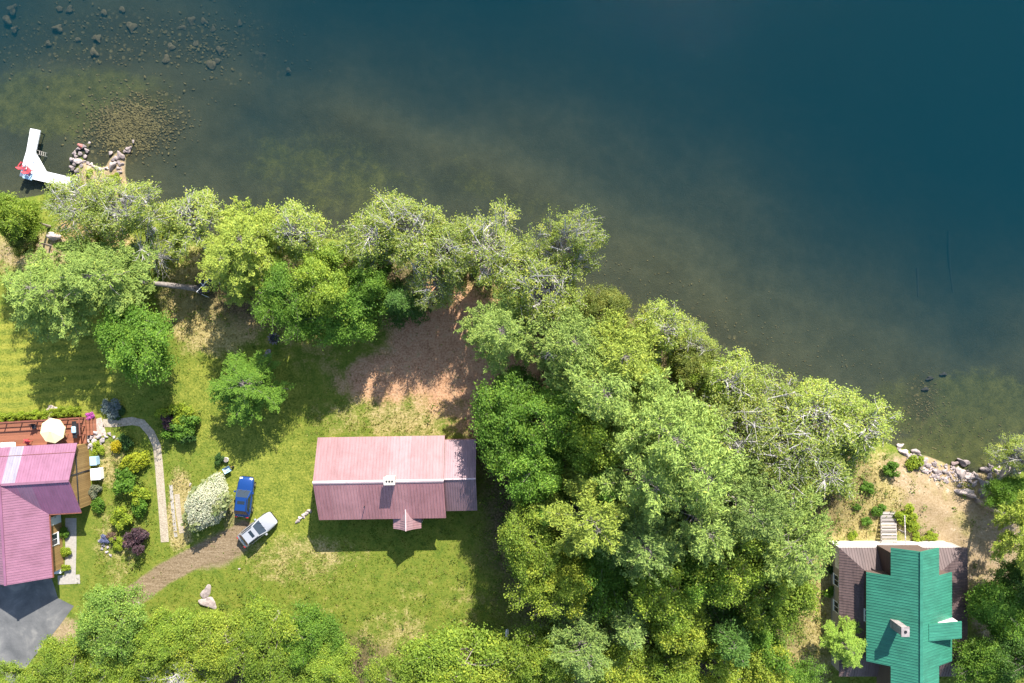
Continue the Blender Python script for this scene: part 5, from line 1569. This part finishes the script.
# swing under the tall pine
sw_ = thing('garden_swing', 'dark canopied garden swing with a white frame at the foot of the tall pine', 'swing', (*P(208.5, 286, .5).xy, 0), -.75)
MB().box(-.5, -1.0, 1.72, .5, 1.0, 1.78).build('canopy', M['black_plastic'], sw_)
fr_ = MB()
for s in (-1, 1):
    fr_.bar((-.75, s * 1.05, 0), (0, s * 1.05, 1.86), .06); fr_.bar((.75, s * 1.05, 0), (0, s * 1.05, 1.86), .06)
fr_.bar((0, -1.1, 1.86), (0, 1.1, 1.86), .07)
fr_.bar((-.5, -.02, 1.83), (.5, -.02, 1.83), .06)
fr_.build('frame', M['white_paint'], sw_)
MB().box(-.3, -.8, .42, .3, .8, .5).build('seat', M['black_plastic'], sw_)
MB().obox((.36, 0, .78), .07, 1.6, .55, ry=.2).build('backrest', M['black_plastic'], sw_)
hg = MB()
for s in (-.78, .78): hg.bar((0, s, .46), (0, s, 1.84), .02)
hg.build('hanger', M['dark_metal'], sw_)
# thin bare conifer that throws the long branchy shadow beside it
# fire ring
fp = thing('fire_ring', 'round dark stone fire ring on the earth under the trees', 'fire pit', (*P(274, 338.5, 0).xy, 0))
for i in range(11):
    a_ = 2 * PI * i / 11
    o = link('stone', ROCKS[i % 6], fp, (math.cos(a_) * .55, math.sin(a_) * .55, .08)); o.scale = (.17, .15, .2); o.rotation_euler = (0, 0, a_); o.color = (.75, .75, .78, 1)
MB().cyl((0, 0, .0), (0, 0, .03), .45, .45, 16).build('ash', M['black_plastic'], fp)
# wheelbarrow and bucket by the car
wb = thing('wheelbarrow', 'small wheelbarrow with a bright blue tray beside the blue car', 'wheelbarrow', (*P(227.5, 469.5, .4).xy, 0), .5)
MB().add([(-.3, -.22, .3), (.25, -.22, .3), (.25, .22, .3), (-.3, .22, .3), (-.45, -.33, .58), (.42, -.33, .55), (.42, .33, .55), (-.45, .33, .58)],
         [[3, 2, 1, 0], [0, 1, 5, 4], [1, 2, 6, 5], [2, 3, 7, 6], [3, 0, 4, 7]]).build('tray', M['blue_paint_flat'] if 'blue_paint_flat' in M else M['blue_cloth'], wb)
for s in (-.28, .28): MB().bar((-1.0, s, .55), (.55, s * .3, .2), .04).build('handle', M['wood_tan'], wb); MB().bar((-.3, s, .3), (-.35, s, 0), .04).build('leg', M['dark_metal'], wb)
MB().cyl((.58, -.05, .18), (.58, .05, .18), .18, .18, 14).build('wheel', M['rubber'], wb)
pl_ = thing('plant_pot', 'white pot on the grass above the blue wheelbarrow', 'pot', (*P(226.5, 459.5, .2).xy, 0))
MB().cyl((0, 0, 0), (0, 0, .4), .2, .3, 14).build('pot', M['white_paint'], pl_); MB().cyl((0, 0, .402), (0, 0, .43), .27, .27, 14).build('soil', M['bark_brown'], pl_)
# white snag
W_s = Wood(); q = P(507, 640, 2.5)
W_s.tube(curve((0, 0, -.1), (.1, .1, 4.6), rng, .03, 7), np.linspace(.2, .10, 7), 8)
for a_, z_, l_ in ((.5, 3.6, .4), (2.6, 2.6, .35), (4.2, 4.0, .3)):
    W_s.tube(curve((.05, .05, z_), (math.cos(a_) * l_, math.sin(a_) * l_, z_ + .5), rng, .1, 4), np.linspace(.06, .02, 4), 5)
sg = W_s.mesh('bare_snag', M['white_paint'])
tag(link('dead_snag', sg, None, (q.x, q.y, 0)), 'short white dead trunk standing between the lime tree and the shaded lawn', 'dead tree')
# -------------------------------------------------------------------- shrubs


def bush(px, py, r_px, h, tint, label, group=None, sx=1.0, cat='shrub'):
    i = TREE_N[0]; TREE_N[0] += 1
    r_ = random.Random(i * 5 + 1); pr = PR['S'][i % 3]
    c_ = P(px, py, h * .5); z = ground_z(c_.x, c_.y)
    t = thing('shrub', label, cat, (c_.x, c_.y, z), r_.uniform(0, 6.28) if sx == 1 else 0, group)
    s = r_px * S / pr.R
    an = r_.uniform(.8, 1.25); t.scale = (s * an, s / an, h / pr.H * r_.uniform(.9, 1.2))
    link('stems', pr.trunk, t)
    k = link('foliage', pr.crown, t); v = r_.uniform(.9, 1.1); k.color = (tint[0] * v, tint[1] * v, tint[2] * v, 1)
    return t


LIME = (.26, .34, .03); GRN = (.11, .22, .025); YEL = (.50, .42, .02); PUR = (.085, .05, .065); DKG = (.05, .11, .025); GRY = (.20, .22, .15)
for a in [
    (115, 447, 7.5, 1.1, YEL, 'round golden-yellow shrub in the rock garden right of the deck'),
    (127, 443, 9, .9, DKG, 'dark low shrub in the rock garden right of the golden one'),
    (98, 449, 7, .8, LIME, 'lime shrub at the corner of the gable wall in the rock garden'),
    (136, 463, 14, 1.8, (.30, .34, .025), 'large yellow-green shrub in the middle of the garden island beside the path'),
    (125, 484, 15, 2.0, GRN, 'large bright green shrub below the yellow-green one in the garden island'),
    (140, 495, 10, 1.4, LIME, 'lime shrub at the path side below the large green shrub'),
    (138, 508, 11, 1.5, GRN, 'green shrub at the lower end of the garden island by the path'),
    (122, 516, 13, 1.6, LIME, 'lime shrub above the purple-leaved bush'),
    (137, 540, 13, 1.8, PUR, 'dark purple-leaved bush at the lower end of the garden'),
    (111, 536, 6, .8, (.20, .13, .10), 'reddish brown low plant in the bed beside the concrete walk'),
    (104, 539, 6, .6, (.16, .18, .34), 'blue-flowered plant in the bed beside the concrete walk'),
    (117, 543, 8, .8, LIME, 'small lime plant left of the purple-leaved bush'),
    (97, 506, 9, .9, GRN, 'green shrub at the lower end of the tan gable wall'),
    (96, 491, 8, .8, GRY, 'silvery shrub halfway along the tan gable wall'),
    (64, 533, 6, .7, GRN, 'green plant beside the upper plank step'),
    (64, 552, 7, .8, LIME, 'lime plant beside the lower plank steps'),
    (65, 568, 5, .6, LIME, 'small lime plant at the foot of the plank steps'),
    (181, 416, 14, 1.6, LIME, 'lime shrub at the top of the round bed right of the path'),
    (169, 421, 10, 1.4, PUR, 'purple shrub in the round bed right of the path'),
    (191, 424, 13, 1.7, GRN, 'bright green shrub on the right of the round bed'),
    (177, 433, 12, 1.6, GRN, 'green shrub in the lower middle of the round bed'),
    (162, 413, 8, 1.0, LIME, 'small lime shrub at the upper left of the round bed'),
    (189, 437, 10, 1.3, DKG, 'dark shrub at the lower right of the round bed'),
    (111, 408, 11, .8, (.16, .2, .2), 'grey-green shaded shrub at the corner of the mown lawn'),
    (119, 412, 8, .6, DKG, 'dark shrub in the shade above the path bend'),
    (89, 416.5, 5, .6, (.50, .12, .48), 'magenta flowering plant at the right end of the deck hedge'),
    (219, 459, 6, .8, DKG, 'small dark green plant left of the white pot'),
    (84, 170, 4.5, .6, LIME, 'small bright green shrub on the left of the landing'),
    (110, 175, 6, .6, LIME, 'bright green shrub on the right of the landing'),
    (894, 470, 9, 1.2, GRN, 'green shrub on the dry grass above the cottage, beside a small white stone'),
    (918, 464, 10, 1.0, LIME, 'lime shrub at the back of the rocky beach'),
    (868, 489, 8, .7, GRN, 'green shrub on the dry grass near the twiggy trees'),
    (857, 507, 4, .5, GRN, 'tiny green shrub on the dry grass left of the stair'),
    (878, 511, 8, .9, GRN, 'green shrub at the top left corner of the board stair'),
    (867, 522, 6, .6, GRN, 'green shrub left of the middle of the board stair'),
    (906, 515, 11, 1.2, LIME, 'tall lime shrub right of the board stair'),
    (913, 527, 9, .9, LIME, 'lime shrub just below the tall one right of the stair'),
    (930, 536, 7, .6, LIME, 'low lime plant against the white cottage wall, right of the stair'),
    (918, 537, 6, .6, LIME, 'low lime plant against the white cottage wall nearest the stair'),
    (852, 536, 6, .5, LIME, 'low plant against the left end of the white cottage wall'),
    (829, 592, 7, 1.0, GRN, 'green shrub against the left wall of the cottage'),
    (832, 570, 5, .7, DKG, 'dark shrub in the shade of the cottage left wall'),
    (704, 347, 5, 1.4, (.25, .12, .10), 'reddish twiggy shrub at the water beside the right-hand shore trees'),
]:
    bush(*a[:6], group='garden shrubs' if a[0] < 230 else 'shrubs by the cottage')
for k in range(10):
    x = 4 + k * 8.2
    bush(x, 417.5 - k * .75, 5.6, .9, LIME, 'lime-green clump of the low hedge along the outer side of the deck rail', 'hedge clumps along the deck')
for x, y, r_px in [(164, 229, 8), (172, 233, 7), (330, 247, 9), (341, 250, 8), (232, 241, 7), (255, 246, 8), (462, 266, 8), (474, 270, 7), (612, 317, 8), (626, 325, 8), (642, 331, 9), (655, 337, 7), (742, 380, 9), (752, 386, 8), (790, 408, 8)]:
    bush(x, y, r_px, 1.6, (.17, .25, .045), 'low green shrub on the bank at the feet of the shore trees', 'bank shrubs below the shore trees')
# white flowering bush
fb = thing('flowering_bush', 'big white-blossomed bush beside the dirt track', 'bush', (*P(207, 503, 1.6).xy, 0), math.radians(58))
pr = PR['S'][1]; fb.scale = (3.65, 2.35, 2.4)
link('stems', pr.trunk, fb); k = link('foliage', pr.crown, fb); k.color = (.26, .30, .13, 1)
r_ = np.random.default_rng(9); n_ = 9000
d_ = unit(r_.normal(size=(n_, 3))); d_[:, 2] = np.abs(d_[:, 2]) * 1.0
lob = unit(r_.normal(size=(16, 3))); lob[:, 2] = np.abs(lob[:, 2])
bump_ = np.max(np.exp(-(1 - d_ @ lob.T) * 14), axis=1)
rad = (.86 + .22 * bump_) * r_.uniform(.9, 1.03, n_)
C_ = d_ * rad[:, None] * np.array([.92, .92, .75]) + np.array([0, 0, .5])
C_ += r_.normal(size=(n_, 3)) * .02
Vq, Fq_ = leaf_quads(C_, d_ * .7 + np.array([0, 0, .6]) + r_.normal(size=(n_, 3)) * .5, r_.uniform(.018, .038, n_), r_, .7)
bl = link('blossoms', np_mesh('blossoms', Vq, Fq_, [M['petal']], {'v': np.repeat(np.clip(r_.normal(.45, .2, n_), 0, .8), 4)}), fb); bl.color = (.52, .52, .39, 1)

# --------------------------------------------------- ground plants (uncounted)


def scatter(n, x0, x1, y0, y1, r):
    return r.uniform(x0, x1, n), r.uniform(y0, y1, n)


r_ = np.random.default_rng(17)
px_, py_ = scatter(150000, -30, 1054, 140, 715, r_)
X_ = (px_ - 512) * S; Y_ = (341.5 - py_) * S; d_ = sdf(X_, Y_)
nd, dr, lw, so_, tk, li = zones(px_, py_, d_)
dens = np.clip(.35 + .5 * dr - .9 * nd - .9 * tk - .75 * so_ - .6 * li - .25 * lw, .03, 1)
hard = np.minimum.reduce([seg_dist(px_, py_, [(103, 423), (132, 421), (151, 433), (159, 465), (165, 542)]) - 5, seg_dist(px_, py_, [(71, 518), (70, 583)]) - 7, seg_dist(px_, py_, [(0, 640), (45, 600)]) - 34,
                          seg_dist(px_, py_, [(178, 494), (182, 533)]) - 5])
inA = (np.abs(X_ + 14.3) < 7.2) & (np.abs(Y_ + 15) < 4.6); inB = (X_ < -48) & (Y_ < -8.6) & (Y_ > -27); inC = (np.abs(X_ - 43.6) < 7.3) & (np.abs(Y_ + 30) < 7.6)
keep = (r_.random(len(px_)) < dens) & (d_ > .8) & (hard > 0) & ~inA & ~inB & ~inC
X_, Y_, d_, dr, lw = X_[keep], Y_[keep], d_[keep], dr[keep], lw[keep]
Z_ = height(X_, Y_, d_); n_ = len(X_)
q = 3
C_ = np.repeat(np.stack([X_, Y_, Z_], 1), q, 0) + np.concatenate([r_.normal(size=(n_ * q, 2)) * .06, np.zeros((n_ * q, 1))], 1)
hgt = np.repeat(r_.uniform(.05, .15, n_) * (1 - .55 * lw) * (1 + .7 * dr), q)
a_ = r_.uniform(0, 6.28, n_ * q); wv = np.stack([np.cos(a_), np.sin(a_), np.zeros_like(a_)], 1) * (.045 + .02 * r_.random((n_ * q, 1)))
ln = np.stack([r_.normal(size=n_ * q) * .07, r_.normal(size=n_ * q) * .07, hgt], 1)
Vt = np.stack([C_ - wv, C_ + wv, C_ + ln], 1).reshape(-1, 3)
dryv = np.repeat(np.clip(dr * 1.1 + r_.normal(size=n_) * .22, 0, 1), q * 3)
tg = NT('grass_blades'); at = tg.n('ShaderNodeAttribute', attribute_name='dry')
gc_ = tg.ramp(at.outputs['Fac'], [(0, (.13, .20, .02)), (.45, (.22, .24, .04)), (.8, (.38, .31, .12)), (1, (.48, .39, .18))])
db = tg.n('ShaderNodeBsdfDiffuse'); tg.l(gc_, db.inputs[0]); tb_ = tg.n('ShaderNodeBsdfTranslucent'); tg.l(gc_, tb_.inputs[0])
ms = tg.n('ShaderNodeMixShader'); ms.inputs[0].default_value = .3; tg.l(db.outputs[0], ms.inputs[1]); tg.l(tb_.outputs[0], ms.inputs[2]); tg.l(ms.outputs[0], tg.out.inputs['Surface'])
tag(link('grass', np_mesh('grass', Vt, np.arange(len(Vt)).reshape(-1, 3), [tg.m], {'dry': dryv})), 'short lawn and dry meadow grass', kind='stuff')
# undergrowth below the trees and weeds on the dry slope
r_ = np.random.default_rng(23)
px_, py_ = scatter(14000, -20, 1044, 150, 710, r_)
X_ = (px_ - 512) * S; Y_ = (341.5 - py_) * S; d_ = sdf(X_, Y_)
nd, dr, lw, so_, tk, li = zones(px_, py_, d_)
wz = np.maximum.reduce([li * .75 * (1 - nd), blob(875, 500, 55, 45, px=px_, py=py_) * .22, blob(815, 620, 30, 70, px=px_, py=py_) * .25, blob(124, 490, 20, 62, px=px_, py=py_) * .7, blob(108, 436, 24, 14, px=px_, py=py_) * .5, blob(178, 424, 20, 20, px=px_, py=py_) * .8, blob(912, 522, 18, 24, px=px_, py=py_) * .5, np.exp(-((d_ - 2.5) / 2.0) ** 2) * .45])
wz = wz * (1 - .95 * tk) * (1 - .8 * so_)
inA = (np.abs(X_ + 13) < 9.2) & (np.abs(Y_ + 15) < 5.6); inB = (X_ < -46) & (Y_ < -8); inC = (np.abs(X_ - 43.6) < 7.6) & (np.abs(Y_ + 30) < 8)
keep = (r_.random(len(px_)) < wz) & (d_ > .6) & ~inA & ~inB & ~inC
X_, Y_, d_ = X_[keep], Y_[keep], d_[keep]; Z_ = height(X_, Y_, d_); n_ = len(X_); q = 16
hh = r_.uniform(.15, .7, n_)
C_ = np.repeat(np.stack([X_, Y_, Z_], 1), q, 0) + np.stack([r_.normal(size=n_ * q) * .24, r_.normal(size=n_ * q) * .24, np.repeat(hh, q) * r_.uniform(.2, 1, n_ * q)], 1)
Vq, Fq_ = leaf_quads(C_, np.array([0, 0, 1.0]) + r_.normal(size=(n_ * q, 3)) * .5, r_.uniform(.06, .14, n_ * q), r_)
ug = link('undergrowth', np_mesh('undergrowth', Vq, Fq_, [M['leaf']], {'v': np.repeat(np.clip(r_.normal(.5, .22, n_ * q), 0, 1), 4)})); ug.color = (.13, .19, .03, 1)
tag(ug, 'ferns and low plants under the trees', kind='stuff')


# ---------------------------------------------------- light, camera, render
SUN = Vector((.296, .955, 0)).normalized() * math.cos(math.radians(36.5)) + Vector((0, 0, math.sin(math.radians(36.5))))
sl = bpy.data.lights.new('sun', 'SUN'); sl.energy = 5.0; sl.angle = math.radians(.5); sl.color = (1.0, .945, .86)
so = link('sun', sl); so.rotation_mode = 'QUATERNION'; so.rotation_quaternion = Vector((0, 0, 1)).rotation_difference(SUN)
so.location = (20, 60, 60)
wd = bpy.data.worlds.new('World'); scene.world = wd; wd.use_nodes = True
nt = wd.node_tree
bg = nt.nodes['Background']; sky = nt.nodes.new('ShaderNodeTexSky'); sky.sky_type = 'NISHITA'; sky.sun_disc = False
sky.sun_elevation = math.radians(36.5); sky.sun_rotation = math.radians(17.2); sky.air_density = 1.0; sky.dust_density = .8
nt.links.new(sky.outputs[0], bg.inputs[0])
wd.cycles.sampling_method = 'NONE'
bg.inputs[1].default_value = .125
cam = bpy.data.cameras.new('camera'); cam.sensor_width = 36; cam.lens = 18 * H / (512 * S); cam.clip_end = 4000
co = link('camera', cam, None, (0, 0, H)); scene.camera = co
vs = scene.view_settings; scene.display_settings.display_device = 'sRGB'
vs.view_transform = 'Standard'; vs.look = 'None'; vs.exposure = 1.15; vs.gamma = 1; vs.use_curve_mapping = False
c = scene.cycles
c.max_bounces = 6; c.diffuse_bounces = 3; c.glossy_bounces = 2; c.transmission_bounces = 4; c.transparent_max_bounces = 12; c.volume_bounces = 0
c.caustics_reflective = False; c.caustics_refractive = False
c.use_denoising = True
try: c.denoiser = 'OPENIMAGEDENOISE'
except Exception: pass
c.use_adaptive_sampling = False
scene.render.film_transparent = False
